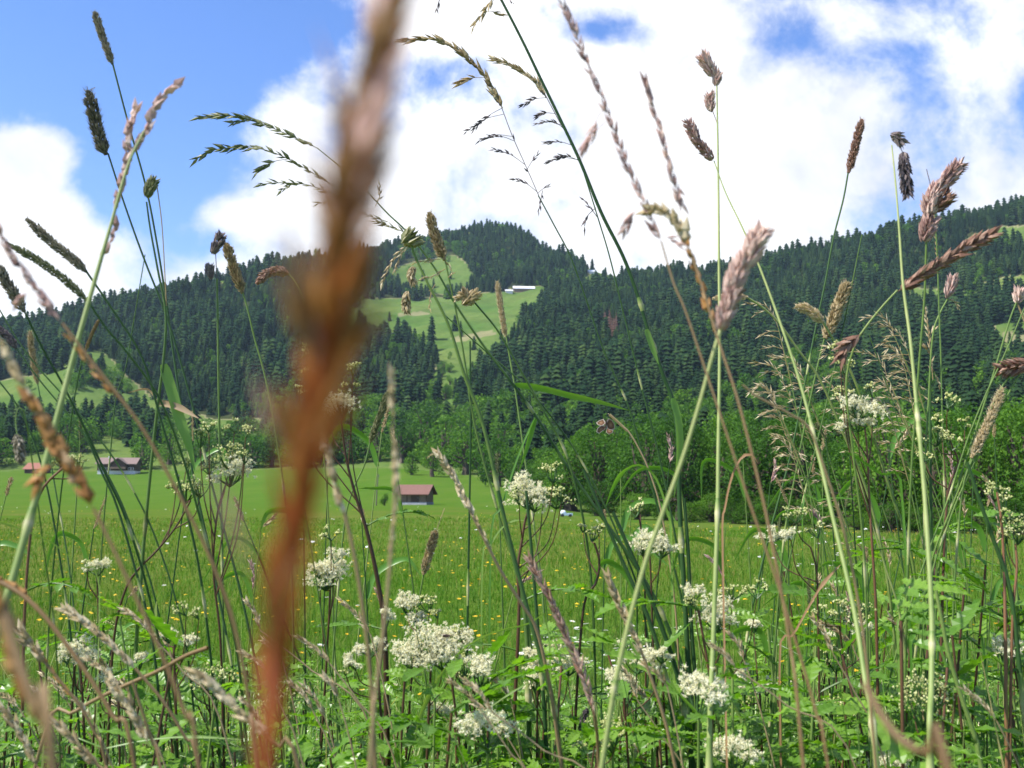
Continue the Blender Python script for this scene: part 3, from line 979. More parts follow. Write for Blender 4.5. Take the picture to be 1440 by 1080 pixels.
def buildings():
    # the hay barn on the mown field
    p = locate(579, 710)
    s = p[1] / F
    t = thing('hay_barn', 'small brown wooden hay barn with a reddish roof alone on the mown field', 'barn', tuple(p), R(-14))
    W, D_, E, H = 43 * s, 30 * s, 17.0 * s, 27.0 * s
    part(t, 'wall', 'grey_brown_boards', lambda m: gable_walls(m, -W / 2, W / 2, 0, D_, 0.55, E, H - 0.12))
    part(t, 'plinth', 'stone_base', lambda m: box(m, (-W / 2 - 0.06, -0.06, -0.6), (W / 2 + 0.06, D_ + 0.06, 0.56)))
    part(t, 'roof', 'red_brown_roof', lambda m: gable_roof(m, -W / 2, W / 2, 0, D_, E, H, 0.75))
    d_ = part(t, 'door', 'dark_boards', lambda m: box(m, (-0.2, -0.05, 0.57), (1.7, 0.02, 2.45)))
    part(d_, 'handle', 'stone_base', lambda m: box(m, (1.45, -0.1, 1.4), (1.52, -0.052, 1.6)))

    def beams(m):
        for x in (-W / 2, -W / 6, W / 6, W / 2):
            box(m, (x - 0.09, -0.07, 0.57), (x + 0.09, -0.004, E))
    part(t, 'post_frame', 'dark_boards', beams)
    # farmhouse with the brown roof
    d = 478
    x = ray(163, 667)[0] * d
    z = float(height(x, d))
    s = d / F
    t = thing('farmhouse', 'wide farmhouse with a brown tiled roof and white ground floor below the left hill', 'house', (x, d, z), R(8))
    W, D_, E, H = 50 * s, 12.0, 15 * s, 23 * s
    part(t, 'ground_floor_wall', 'white_plaster', lambda m: box(m, (-W / 2, 0, -1), (W / 2, D_, 1.7)))
    part(t, 'timber_wall', 'dark_boards', lambda m: gable_walls(m, -W / 2 - .1, W / 2 + .1, -.1, D_ + .1, 1.7, E, H - 0.15))
    part(t, 'roof', 'brown_roof', lambda m: gable_roof(m, -W / 2, W / 2, 0, D_, E, H, 1.0, 0.25))

    def cross(m):
        v = []
        g0, g1, yo = -W * 0.1, W * 0.28, -3.0
        gm = (g0 + g1) / 2
        for y in (yo, D_ / 2):
            v += [(g0, y, 2.7), (g1, y, 2.7), (g1, y, E), (gm, y, H - 0.6), (g0, y, E)]
        m.add(v, quads=[(0, 1, 2, 4), (1, 6, 7, 2), (0, 4, 9, 5)], tris=[(2, 3, 4)])
    part(t, 'gable_front', 'dark_boards', cross)

    def croof(m):
        g0, g1, yo = -W * 0.1 - 0.9, W * 0.28 + 0.9, -4.0
        gm = (g0 + g1) / 2
        for a in (g0, g1):
            v = []
            for y in (yo, D_ / 2):
                v += [(a, y, E - 0.5), (gm, y, H - 0.35), (gm, y, H - 0.1), (a, y, E - 0.25)]
            m.add(v, quads=[(0, 1, 5, 4), (3, 7, 6, 2), (0, 3, 2, 1), (4, 5, 6, 7), (0, 4, 7, 3)])
    part(t, 'gable_roof', 'brown_roof', croof)
    part(t, 'balcony', 'grey_brown_boards', lambda m: box(m, (-W * 0.12, -4.2, 2.5), (W * 0.3, -3.02, 3.4)))
    part(t, 'chimney', 'white_plaster', lambda m: box(m, (-W * 0.3, D_ * 0.42, H - 1.2), (-W * 0.3 + 0.7, D_ * 0.42 + 0.7, H + 0.9)))
    for wx in (-0.42, -0.3, -0.18, 0.36, 0.44):
        w_ = part(t, 'window', 'white_plaster', lambda m: box(m, (wx * W - .65, -0.25, 1.9), (wx * W + .65, -0.12, 3.2)))
        part(w_, 'pane', 'window_glass', lambda m: box(m, (wx * W - .5, -0.29, 2.02), (wx * W + .5, -0.252, 3.08)))
    # the orange roofed house at the left
    x = ray(46, 666)[0] * d
    t = thing('farm_shed', 'low dark house with a bright orange roof at the far left of the field', 'house', (x, d, float(height(x, d))), R(-6))
    W, E, H = 25 * s, 2.4, 5.0
    part(t, 'wall', 'dark_boards', lambda m: gable_walls(m, -W / 2, W / 2, 0, 8, -1, E, H - 0.1))
    part(t, 'roof', 'orange_roof', lambda m: gable_roof(m, -W / 2, W / 2, 0, 8, E, H, 0.8, 0.2))
    part(t, 'door', 'grey_brown_boards', lambda m: box(m, (0.5, -0.06, 0), (2.4, 0.0, 2.1)))
    # up on the slopes
    for (px, row, wpx, hpx, roof, wall, lab) in (
            (737, 409, 30, 6.5, 'pale_roof', 'grey_brown_boards', 'long alpine dairy house with a pale metal roof at the top of the pasture'),
            (716, 412, 10, 4.0, 'pale_roof', 'white_plaster', 'tiny pale outbuilding beside the long alpine dairy house'),
            (834, 385, 13, 5.0, 'pale_roof', 'white_plaster', 'white house with a pale roof on the skyline right of the summit knob'),
            (249, 499, 14, 8.0, 'orange_roof', 'white_plaster', 'small pink roofed house in the clearing of the left forest'),
            (1397, 414, 6, 5.0, 'orange_roof', 'white_plaster', 'tiny orange roofed hut below the right hand pasture')):
        p = locate(px, row, 300, 2200)
        s = p[1] / F
        W, H = wpx * s, hpx * s
        t = thing('alpine_house', lab, 'house', (p[0], p[1] - 4, p[2]), R(5))
        part(t, 'wall', wall, lambda m: gable_walls(m, -W / 2, W / 2, 0, 9, -6, H * 0.45, H))
        part(t, 'roof', roof, lambda m: gable_roof(m, -W / 2, W / 2, 0, 9, H * 0.45, H, 0.8, 0.3))
    # utility pole
    p = locate(529, 711)
    t = thing('utility_pole', 'thin dark wooden pole standing in the mown field left of the barn', 'pole', tuple(p), 0)
    h = 44 * p[1] / F
    part(t, 'post', 'grey_wood', lambda m: tube(m, [(0, 0, -0.3), (0.1, 0, h * 0.5), (0.35, 0, h)], [0.14, 0.12, 0.09], 8))
    part(t, 'crossarm', 'grey_wood', lambda m: box(m, (0.0, -0.06, h - 0.5), (0.62, 0.06, h - 0.38)))
    # small tank cart by the trees
    p = locate(794, 727)
    t = thing('water_cart', 'small white tank on a pale blue cart at the edge of the trees', 'cart', tuple(p), R(5))

    t.scale = (0.75, 0.75, 0.75)

    def tank(m):
        xs = np.linspace(-0.9, 0.3, 7)
        tube(m, np.stack([xs, 0 * xs, 0 * xs + 0.85], 1), [0.05, 0.42, 0.5, 0.52, 0.5, 0.42, 0.05], 14)
    part(t, 'tank', 'white_plastic', tank)
    part(t, 'cart_body', 'pale_blue_paint', lambda m: box(m, (-0.2, -0.55, 0.3), (1.6, 0.55, 0.75)))
    for wx in (-0.5, 1.1):
        for wy in (-0.62, 0.62):
            part(t, 'wheel', 'black_rubber', lambda m: tube(m, [(wx, wy - .08, 0.3), (wx, wy - 0.078, 0.3), (wx, wy + 0.078, 0.3), (wx, wy + .08, 0.3)], [0.02, 0.3, 0.3, 0.02], 14))


buildings()

# ------------------------------------------------------------------ plant materials of the foreground
leafy('grass_stem', [(0.0, (0.018, 0.055, 0.02)), (0.3, (0.05, 0.115, 0.03)), (0.6, (0.17, 0.26, 0.06)), (0.85, (0.36, 0.40, 0.15)), (1.0, (0.55, 0.50, 0.30))], 0.18, rough=0.45, spec=0.25, noise_scale=45, noise_amt=0.16)
leafy('brown_stem', [(0.0, (0.07, 0.04, 0.018)), (0.5, (0.20, 0.125, 0.05)), (1.0, (0.46, 0.36, 0.2))], 0.15, (1.2, 1.0, 0.6), rough=0.5)
leafy('red_stem', [(0.0, (0.03, 0.02, 0.01)), (0.5, (0.075, 0.038, 0.02)), (1.0, (0.28, 0.14, 0.07))], 0.05, rough=0.45)
leafy('grey_head', [(0.0, (0.10, 0.09, 0.055)), (0.5, (0.30, 0.265, 0.17)), (1.0, (0.62, 0.55, 0.42))], 0.3, (1.1, 1.0, 0.7), rough=0.7)
leafy('tan_head', [(0.0, (0.20, 0.14, 0.06)), (0.5, (0.46, 0.36, 0.18)), (1.0, (0.76, 0.67, 0.45))], 0.3, (1.15, 1.0, 0.7), rough=0.65)
leafy('pink_head', [(0.0, (0.20, 0.115, 0.095)), (0.5, (0.48, 0.30, 0.25)), (1.0, (0.78, 0.62, 0.52))], 0.3, (1.15, 0.95, 0.85), rough=0.65)
leafy('red_brown_head', [(0.0, (0.10, 0.045, 0.028)), (0.5, (0.29, 0.155, 0.10)), (1.0, (0.54, 0.38, 0.28))], 0.25, (1.2, 0.95, 0.7), rough=0.65)
leafy('dark_head', [(0.0, (0.05, 0.042, 0.045)), (0.5, (0.16, 0.125, 0.125)), (1.0, (0.36, 0.29, 0.25))], 0.2, rough=0.7)
leafy('green_head', [(0.0, (0.05, 0.08, 0.025)), (0.5, (0.17, 0.19, 0.075)), (1.0, (0.46, 0.43, 0.25))], 0.3, rough=0.6)
leafy('rust_head', [(0.0, (0.22, 0.035, 0.009)), (0.3, (0.36, 0.10, 0.014)), (0.6, (0.38, 0.165, 0.026)), (0.85, (0.20, 0.11, 0.024)), (0.94, (0.50, 0.34, 0.22)), (1.0, (0.72, 0.55, 0.50))], 0.4, (1.3, 1.0, 0.5), rough=0.6)
leafy('orange_head', [(0.0, (0.28, 0.12, 0.03)), (0.5, (0.46, 0.24, 0.07)), (1.0, (0.62, 0.42, 0.22))], 0.3, (1.2, 1.0, 0.6), rough=0.6)
leafy('blade_green', [(0.0, (0.02, 0.06, 0.02)), (0.3, (0.05, 0.13, 0.03)), (0.6, (0.11, 0.26, 0.03)), (0.85, (0.30, 0.38, 0.12)), (1.0, (0.52, 0.42, 0.22))], 0.4, (1.2, 1.35, 0.45), rough=0.38, spec=0.5, noise_scale=60, noise_amt=0.05)
leafy('dead_leaf', [(0.0, (0.16, 0.07, 0.03)), (0.5, (0.34, 0.2, 0.10)), (1.0, (0.58, 0.44, 0.28))], 0.3, (1.15, 1.0, 0.7), rough=0.6)
leafy('herb_leaf', [(0.0, (0.026, 0.07, 0.011)), (0.5, (0.105, 0.235, 0.02)), (1.0, (0.24, 0.40, 0.04))], 0.45, (1.2, 1.4, 0.4), rough=0.38, spec=0.55, rand_amt=0.16)
leafy('cream_flower', [(0.0, (0.66, 0.62, 0.32)), (0.5, (0.87, 0.84, 0.60)), (1.0, (0.90, 0.89, 0.76))], 0.42, (1.0, 1.0, 0.9), rough=0.7, spec=0.1)
leafy('green_bud', [(0.0, (0.24, 0.30, 0.08)), (0.5, (0.50, 0.52, 0.20)), (1.0, (0.72, 0.70, 0.42))], 0.25, rough=0.6, spec=0.2)
leafy('yellow_petal', [(0.0, (0.75, 0.42, 0.01)), (1.0, (0.85, 0.62, 0.02))], 0.3, (1.1, 1.0, 0.5), rough=0.35)
leafy('white_petal', [(0.0, (0.75, 0.74, 0.68)), (1.0, (0.86, 0.86, 0.83))], 0.3, (1, 1, 1), rough=0.5)
leafy('meadow_blade', [(0.0, (0.026, 0.085, 0.008)), (0.4, (0.062, 0.17, 0.012)), (0.75, (0.125, 0.225, 0.022)), (0.9, (0.22, 0.24, 0.07)), (1.0, (0.32, 0.21, 0.10))], 0.35, (1.2, 1.3, 0.4), rough=0.6, spec=0.1)
leafy('butterfly_wing', [(0.0, (0.06, 0.03, 0.02)), (0.5, (0.20, 0.10, 0.05)), (1.0, (0.45, 0.27, 0.15))], 0.25, (1.1, 1.0, 0.8), rough=0.8, noise_scale=300, noise_amt=0.12)
leafy('butterfly_edge', [(0.0, (0.45, 0.36, 0.28)), (1.0, (0.6, 0.52, 0.45))], 0.2, (1, 1, 1), rough=0.8)
leafy('insect_body', [(0.0, (0.04, 0.025, 0.02)), (1.0, (0.09, 0.06, 0.045))], 0.0, rough=0.9)


def w3(pts, d0, d1=None):
    """pixel polyline -> world points, the distance running from d0 to d1"""
    d1 = d0 if d1 is None else d1
    p = np.asarray(pts, float)
    n = len(p)
    L = np.concatenate([[0], np.cumsum(np.linalg.norm(np.diff(p, axis=0), axis=1))])
    f = L / max(L[-1], 1e-9)
    return np.array([at(p[i, 0], p[i, 1], d0 + (d1 - d0) * f[i]) for i in range(n)])


def to_ground(P, spread=0.28):
    """carry a stem on from its last visible point to the soil"""
    g = float(height(P[-1, 0], max(P[-1, 1], 0.3)))
    drop = P[-1, 2] - g + 0.02
    if drop < 0.02:
        return P
    v = P[-1] - P[-2]
    sl = v[:2] / max(-v[2], 1e-3)
    n = np.linalg.norm(sl)
    if n > spread:
        sl = sl * spread / n
    e = P[-1] + np.array([sl[0] * drop * 0.55, sl[1] * drop * 0.55, -drop * 0.6])
    e2 = P[-1] + np.array([sl[0] * drop * 0.75, sl[1] * drop * 0.75, -drop])
    return np.concatenate([P, [e, e2]])


def spike(mb, P, w, n=None, blunt=0.18, slen=None, bristle=0.0, tone=0.5, out=0.75):
    """a dense grass head: seeds packed round the axis P (tip first); w is its width"""
    Q = smooth_path(P, 40)
    L = np.linalg.norm(np.diff(Q, axis=0), axis=1).sum()
    n = n or int(np.clip(L / w * 95, 220, 900))
    slen = slen or w * 0.48
    f = rng.random(n)
    prof = np.clip(np.minimum(f / blunt, (1 - f) / 0.10), 0.12, 1) ** 0.55
    i = np.clip((f * 39).astype(int), 0, 38)
    c = Q[i] + (Q[i + 1] - Q[i]) * ((f * 39) - i)[:, None]
    up = -unit(Q[i + 1] - Q[i])
    a, b = perp(up)
    th = rng.uniform(0, 2 * math.pi, n)[:, None]
    rad = a * np.cos(th) + b * np.sin(th)
    r = w * 0.5 * prof * rng.uniform(0.55, 0.9, n)
    dirs = unit(up + rad * out * rng.uniform(0.4, 1.2, n)[:, None])
    spikelets(mb, c + rad * (r * 0.75)[:, None], dirs, slen * prof * rng.uniform(0.7, 1.25, n), slen * 0.45 * np.sqrt(prof), tone=np.clip(tone + rng.normal(size=n) * 0.2, 0, 1))
    if bristle:
        m = n // 2
        spikelets(mb, c[:m] + rad[:m] * (r[:m])[:, None], unit(up[:m] + rad[:m] * 0.9), slen * bristle * rng.uniform(0.8, 1.5, m), slen * 0.07, tone=np.clip(tone + 0.3, 0, 1))
    tube(mb, Q, w * 0.2, 5, tone=max(tone - 0.2, 0))


def clump(mb, P, w, tone=0.5, n=None, light=0.0):
    """a one-sided cocksfoot clump: flat overlapping spikelets that fan out towards the tip"""
    Q = smooth_path(P, 16)
    L = np.linalg.norm(np.diff(Q, axis=0), axis=1).sum()
    n = n or int(np.clip(L / w * 58, 60, 200))
    w = w * 1.15
    f = rng.random(n) ** 0.9
    prof = np.clip(np.minimum((f + 0.12) / 0.35, (1.12 - f) / 0.35), 0.25, 1)
    i = np.clip((f * 15).astype(int), 0, 14)
    c = Q[i]
    up = -unit(Q[i + 1] - Q[i])
    a, b = perp(up)
    th = rng.uniform(0, 2 * math.pi, n)[:, None]
    rad = a * np.cos(th) + b * np.sin(th) * 0.75
    sl = w * rng.uniform(0.5, 0.85, n)
    spikelets(mb, c + rad * (w * 0.22 * prof)[:, None] - up * (sl * 0.35)[:, None], unit(up + rad * 0.62), sl, sl * 0.36, tone=np.clip(tone + light * (rng.random(n) - 0.2) + rng.normal(size=n) * 0.17, 0, 1), flat=0.5)
    tube(mb, Q, w * 0.12, 5, tone=max(tone - 0.25, 0))


def panicle(mb, P, sl, n, spread=0.35, tone=0.5, wid=0.24, side=None, f0=0.0, jitter=0.0):
    """seeds set alternately along an axis (tip first), pointing to the tip"""
    Q = smooth_path(P, 60)
    f = np.clip(f0 + (1 - f0) * (np.arange(n) + rng.uniform(-0.4, 0.4, n)) / n, 0, 0.999)
    i = np.clip((f * 59).astype(int), 0, 58)
    c = Q[i]
    up = -unit(Q[i + 1] - Q[i])
    a, b = perp(up)
    th = (np.arange(n) * math.pi + rng.uniform(-0.9, 0.9, n))[:, None]
    rad = a * np.cos(th) + b * np.sin(th)
    if side is not None:
        rad = unit(rad * 0.5 + np.asarray(side, float))
    sp = spread * rng.uniform(0.5, 1.5, n)[:, None]
    s = sl * rng.uniform(0.7, 1.2, n)
    spikelets(mb, c + rad * jitter, unit(up + rad * sp), s, s * wid * 1.2, tone=np.clip(tone + rng.normal(size=n) * 0.2, 0, 1))


USED = set()


def stalk(name, label, path, d, w, tone=(0.3, 0.3), heads=(), blades=(), stem='grass_stem', cat='grass', group=None, sides=6, ground=True, node=None):
    """one grass plant: stem (top first), heads and blades, all given where the photograph shows them and at distance d"""
    d0, d1 = d if isinstance(d, tuple) else (d, d)
    P = w3(path, d0, d1)
    if ground:
        P = to_ground(P)
    n = max(24, 7 * len(P))
    Q = smooth_path(P, n)
    base = Q[-1]
    t = thing(name, label, cat, tuple(base), 0, group)
    t['kind'] = 'thing'
    f = np.linspace(0, 1, n)
    vis = len(path) / len(P)
    px = np.interp(f, [0, vis, 1], [w[0], w[1], w[1]])
    r = px * (d0 + (d1 - d0) * np.clip(f / vis, 0, 1)) / F / 2
    mb = MB()
    tube(mb, Q - base, r, sides, tone=np.interp(f, [0, vis, 1], [tone[0], tone[1], tone[1]]))
    if ground and stem == 'grass_stem' and len(path) > 4:
        node = list(node or []) + [0.3 + 0.17 * ((len(label) % 7) / 7), 0.55 + 0.1 * ((len(label) % 5) / 5)]
    if node:
        for q in node:
            k = int(q * (n - 1))
            tube(mb, Q[k - 1:k + 2] - base, [r[k] * 1.02, r[k] * 1.4, r[k] * 1.02], sides, tone=[0.5, 0.95, 0.75])
    mb.build('stem', MATS[stem], t, smooth=True)
    for h in heads:
        kind, pts, hw, mat = h[:4]
        o = h[4] if len(h) > 4 else {}
        dd = o.get('d', d0)
        s = dd / F
        m = MB()
        A = w3(pts, dd) - base
        if o.get('bow'):
            A[:, 1] += o['bow'] * np.sin(np.linspace(0, math.pi, len(A)))
        if kind == 'spike':
            spike(m, A, hw * s, tone=o.get('tone', 0.5), bristle=o.get('bristle', 0), n=o.get('n'), out=o.get('out', 0.75), blunt=o.get('blunt', 0.18))
        elif kind == 'clump':
            clump(m, A, hw * s, tone=o.get('tone', 0.5), light=o.get('light', 0.3))
        else:
            L = sum(math.dist(pts[i], pts[i + 1]) for i in range(len(pts) - 1))
            panicle(m, A, hw * s, o.get('n', int(L / hw * 2.3)), o.get('spread', 0.35), o.get('tone', 0.5), o.get('wid', 0.24))
            tube(m, smooth_path(A, 20), o.get('axis', 1.2) * s / 2, 5, tone=0.4)
            for (f_, dx, dy, nn) in o.get('br', ()):
                QA = smooth_path(A, 60)
                b0 = QA[int(f_ * 59)]
                z_ = rng.uniform(-0.3, 0.3) * abs(dx)
                e = b0 + np.array([dx, z_, -dy]) * s
                mid = b0 + np.array([dx * 0.5, z_ * 0.5, -dy * 0.5 + abs(dx) * 0.10]) * s
                B = smooth_path([e, mid, b0], 14)
                tube(m, B, 0.45 * s, 4, tone=0.4)
                panicle(m, B[:10], hw * s * 0.9, nn, 0.3, o.get('tone', 0.5), o.get('wid', 0.24))
        m.build('seed_head', MATS[mat], t)
    for b in blades:
        pts, bw, mat, bt = b[:4]
        o = b[4] if len(b) > 4 else {}
        dd = o.get('d', (d0 + d1) / 2)
        A = w3(pts, dd, dd + o.get('dz', 0.0)) - base
        Qb = smooth_path(A, 22)
        fb = np.linspace(0, 1, 22)
        prof = np.clip(np.minimum(fb / 0.12 + 0.45, (1 - fb) / 0.45), 0.03, 1) ** 0.7
        tn = tangents(Qb)
        side = np.cross(tn, np.array([0, 1.0, 0])) + np.array([0, o.get('tilt', 0.35), 0])
        m = MB()
        ribbon(m, Qb, prof * bw * dd / F, side, o.get('fold', 0.18), tone=np.linspace(bt[0], bt[1], 22))
        m.build('leaf', MATS[mat], t, smooth=True)
    return t

# ------------------------------------------------------------------ the grasses in front, one by one
DK, PL = (0.12, 0.22), (0.62, 0.72)


def big_blur():
    """the stalk right in front of the lens"""
    d = 0.074
    s = d / F
    path = [(566, -60), (548, 20), (520, 120), (500, 210), (478, 320), (462, 440), (440, 560), (418, 680), (398, 800), (384, 920), (374, 1080)]
    P = to_ground(w3(path, d, d))
    Q = smooth_path(P, 70)
    base = Q[-1]
    t = thing('dock_stalk', 'large blurred rust red dock stalk right in front of the camera, towering past everything', 'wild plant', tuple(base), 0)
    m = MB()
    tube(m, Q - base, np.linspace(9, 19, 70) * s, 8, tone=np.interp(np.linspace(0, 1, 70), [0, 0.1, 0.25, 0.4], [0.75, 0.6, 0.3, 0.1]))
    m.build('stem', MATS['rust_head'], t, smooth=True)
    # slender florets that point up along the stalk, dense below, in separate tufts above; (tip, base, width px, tone)
    r = np.random.default_rng(12)
    fl = [((458, 62), (486, 190), 13, 0.95), ((466, 84), (490, 240), 30, 0.82), ((556, 418), (470, 520), 26, 0.85), ((350, 530), (420, 670), 16, 0.95), ((536, 262), (498, 340), 16, 0.97),
          ((584, 10), (530, 110), 18, 0.97), ((306, 660), (356, 820), 12, 0.95), ((396, 396), (448, 510), 24, 0.72), ((564, -40), (508, 120), 44, 0.84), ((548, -10), (512, 130), 36, 0.74), ((524, 190), (490, 300), 22, 1.0), ((444, 236), (474, 330), 18, 1.0)]
    pp = np.array(path, float)
    for y in np.arange(1120, -20, -14.0):
        if 128 < y < 158:
            continue
        x = np.interp(y, pp[:, 1], pp[:, 0])
        reach = np.interp(y, [0, 200, 350, 550, 700, 900, 1100], [28, 46, 60, 66, 56, 40, 26]) * (0.65 + 0.5 * abs(math.sin(y / 62)))
        for q in (-1, 1):
            if r.random() < (0.14 if y < 600 else 0.4 if y < 720 else 0.55):
                continue
            ln = r.uniform(80, 165)
            off = q * reach * r.uniform(0.25, 1.15)
            yt = y - ln
            xt = np.interp(yt, pp[:, 1], pp[:, 0]) + off
            low = np.interp(y, [200, 500, 700, 900], [0.82, 0.62, 0.4, 0.18])
            tn = r.choice([low, low - 0.15, low + 0.2, 0.8, 0.93], p=[0.38, 0.2, 0.22, 0.17, 0.03])
            fl.append(((xt, yt), (x + off * 0.15, y), r.uniform(18, 34) * (1 if y < 700 else 0.75), tn))
    m = MB()
    for (a, b, w, tn) in fl:
        A = w3([a, b], d * rng.uniform(0.93, 1.08)) - base
        dr = A[0] - A[1]
        spikelets(m, A[1][None], dr[None], np.linalg.norm(dr), w * s, tone=np.clip([tn, tn, tn + .05, tn, tn - .05, tn + 0.08], 0, 1)[None].ravel() if False else tn, flat=0.8)
        for _ in range(3):
            spikelets(m, (A[1] + dr * r.uniform(0.2, 0.7))[None], (unit(dr) + r.normal(size=3) * 0.35)[None], np.linalg.norm(dr) * r.uniform(0.3, 0.6), 5 * s, tone=min(1, tn + 0.1))
    m.build('seed_head', MATS['rust_head'], t)


big_blur()

T, C, P_ = 'timothy_grass', 'cocksfoot_grass', 'meadow_grass'
SP, CL, PA = 'spike', 'clump', 'pan'

# timothy and foxtail heads at the left
stalk(T, 'tall timothy grass with a slim grey head, highest of the heads against the blue sky', [(158, 88), (180, 172), (205, 262), (222, 350), (236, 440), (250, 540), (270, 660), (300, 800), (330, 960), (345, 1080)], (1.25, 1.15), (2.6, 4), DK, [(SP, [(133, 17), (143, 48), (158, 90)], 11, 'grey_head', {'bristle': 1.0, 'blunt': 0.12})])
stalk(T, 'timothy grass with a bristly dark green head and a hooked wisp at its tip', [(152, 216), (176, 290), (203, 365), (236, 450), (268, 560), (300, 690), (340, 840), (372, 1000), (385, 1080)], (1.15, 1.1), (2.6, 4), DK, [(SP, [(124, 128), (133, 165), (140, 195), (149, 217)], 18, 'grey_head', {'bristle': 1.1, 'tone': 0.2}), (SP, [(122, 121), (125, 131)], 2.5, 'grey_head', {'n': 12}), (SP, [(134, 123), (126, 126)], 2, 'grey_head', {'n': 10})])
stalk(T, 'thick timothy head leaning left under the white cloud at the far left', [(121, 381), (160, 438), (200, 503), (226, 590), (252, 680), (280, 800), (300, 960), (310, 1080)], (0.95, 1.0), (3, 4.5), (0.2, 0.25), [(SP, [(37, 308), (72, 340), (100, 362), (121, 382)], 13, 'grey_head', {'bristle': 0.8, 'tone': 0.45})])
stalk(T, 'long slender timothy head arching left, just below the thick leaning one', [(122, 421), (150, 462), (176, 492), (222, 556), (256, 640), (290, 760), (330, 900), (350, 1080)], (0.8, 0.9), (3, 4.5), (0.35, 0.3), [(SP, [(8, 341), (46, 362), (90, 392), (122, 422)], 12, 'green_head', {'tone': 0.5, 'blunt': 0.25})])
stalk(T, 'stout timothy head cut by the left edge of the view', [(34, 437), (60, 490), (88, 540), (122, 608), (150, 670), (174, 722), (205, 820), (235, 960), (250, 1080)], (0.85, 0.95), (3, 4.5), (0.2, 0.25), [(SP, [(-6, 372), (12, 402), (34, 438)], 16, 'grey_head', {'tone': 0.4, 'bristle': 0.7})])
stalk(T, 'small dark timothy head low at the left edge above the hill', [(23, 490), (60, 540), (110, 600), (150, 665), (180, 730), (220, 850), (260, 1080)], (1.1, 1.1), (2, 3.5), (0.25, 0.3), [(SP, [(-10, 458), (8, 470), (23, 490)], 11, 'dark_head')])
stalk(T, 'slim spike of grass hanging in front of the left hill, pale and shaggy', [(52, 535), (57, 562), (66, 620), (80, 700), (100, 820), (120, 1080)], (1.3, 1.2), (1.6, 3), (0.3, 0.3), [(SP, [(42, 466), (46, 500), (53, 540)], 8, 'tan_head', {'bristle': 1.2, 'tone': 0.5})])
stalk(T, 'short brown grass spike beside the thick pale green stem at the left', [(121, 490), (112, 520), (100, 590), (85, 700), (70, 860), (60, 1080)], (0.95, 1.0), (2, 3), (0.3, 0.3), [(SP, [(140, 448), (130, 468), (120, 494)], 5, 'tan_head', {'tone': 0.25})])
stalk(T, 'small timothy head that nods straight down at the left edge', [(24, 612), (22, 590), (26, 574), (34, 580), (44, 640), (60, 760), (78, 900), (85, 1080)], (0.7, 0.8), (1.6, 3), (0.5, 0.3), [(SP, [(30, 652), (28, 636), (23, 611)], 15, 'grey_head', {'tone': 0.55, 'blunt': 0.35})])
stalk(T, 'foxtail head with a tan bristly tip left of the blurred dock stalk', [(341, 410), (348, 434), (358, 476), (371, 522), (383, 580), (398, 680), (410, 800), (415, 1080)], (1.25, 1.2), (2.4, 3.6), (0.5, 0.4), [(SP, [(318, 342), (328, 374), (341, 412)], 15, 'tan_head', {'tone': 0.35, 'bristle': 0.7})])
stalk(T, 'short thick foxtail head standing up before the summit knob', [(626, 366), (634, 404), (643, 447), (653, 505), (668, 600), (700, 720), (740, 860), (760, 1080)], (1.15, 1.15), (2.5, 4), (0.5, 0.4), [(SP, [(603, 299), (613, 334), (625, 366)], 15, 'tan_head', {'tone': 0.4, 'bristle': 0.8})])
stalk(T, 'pale fluffy grass spike standing before the alpine pasture', [(711, 470), (718, 510), (724, 545), (736, 630), (748, 720), (764, 850), (775, 1080)], (1.4, 1.3), (2.2, 3.5), (0.55, 0.4), [(SP, [(699, 396), (704, 430), (711, 474)], 8, 'tan_head', {'tone': 0.72, 'bristle': 1.1})])
stalk(T, 'thin tan grass spike leaning right beside the flat white blossom', [(521, 620), (512, 655), (495, 692), (484, 740), (470, 900), (460, 1080)], (1.25, 1.2), (2.2, 3), (0.5, 0.4), [(SP, [(546, 550), (536, 580), (520, 622)], 10, 'green_head', {'tone': 0.62, 'bristle': 0.5})])
stalk(T, 'golden tan foxtail head leaning right in the meadow left of centre', [(596, 806), (588, 850), (572, 940), (560, 1080)], (1.2, 1.2), (2.2, 3.2), (0.5, 0.4), [(SP, [(613, 746), (606, 770), (595, 808)], 12, 'tan_head', {'tone': 0.45, 'bristle': 0.8}), (SP, [(625, 715), (613, 748)], 2.5, 'tan_head', {'n': 18, 'tone': 0.8})])
stalk(T, 'slim brown timothy head leaning right, alone against the white cloud at right', [(1193, 241), (1186, 280), (1172, 335), (1160, 400), (1147, 462), (1128, 560), (1111, 644), (1080, 760), (1050, 900), (1035, 1080)], (1.25, 1.2), (2.4, 3.6), (0.28, 0.3), [(SP, [(1212, 168), (1204, 200), (1193, 243)], 12, 'red_brown_head', {'tone': 0.5, 'bristle': 0.8})])
stalk(T, 'tan foxtail head leaning right among the pale grass plumes', [(1160, 474), (1152, 505), (1140, 560), (1122, 650), (1100, 780), (1080, 1080)], (1.1, 1.1), (2.4, 3.4), (0.5, 0.4), [(SP, [(1192, 397), (1179, 430), (1160, 476)], 17, 'tan_head', {'tone': 0.45, 'bristle': 0.9})])
stalk(T, 'pale pinkish foxtail head leaning right before the leafy trees at the right edge', [(1367, 642), (1356, 670), (1338, 715), (1310, 790), (1290, 900), (1270, 1080)], (1.0, 1.05), (2.6, 3.8), (0.6, 0.4), [(SP, [(1410, 545), (1394, 584), (1366, 644)], 12, 'tan_head', {'tone': 0.62, 'bristle': 1.0})])
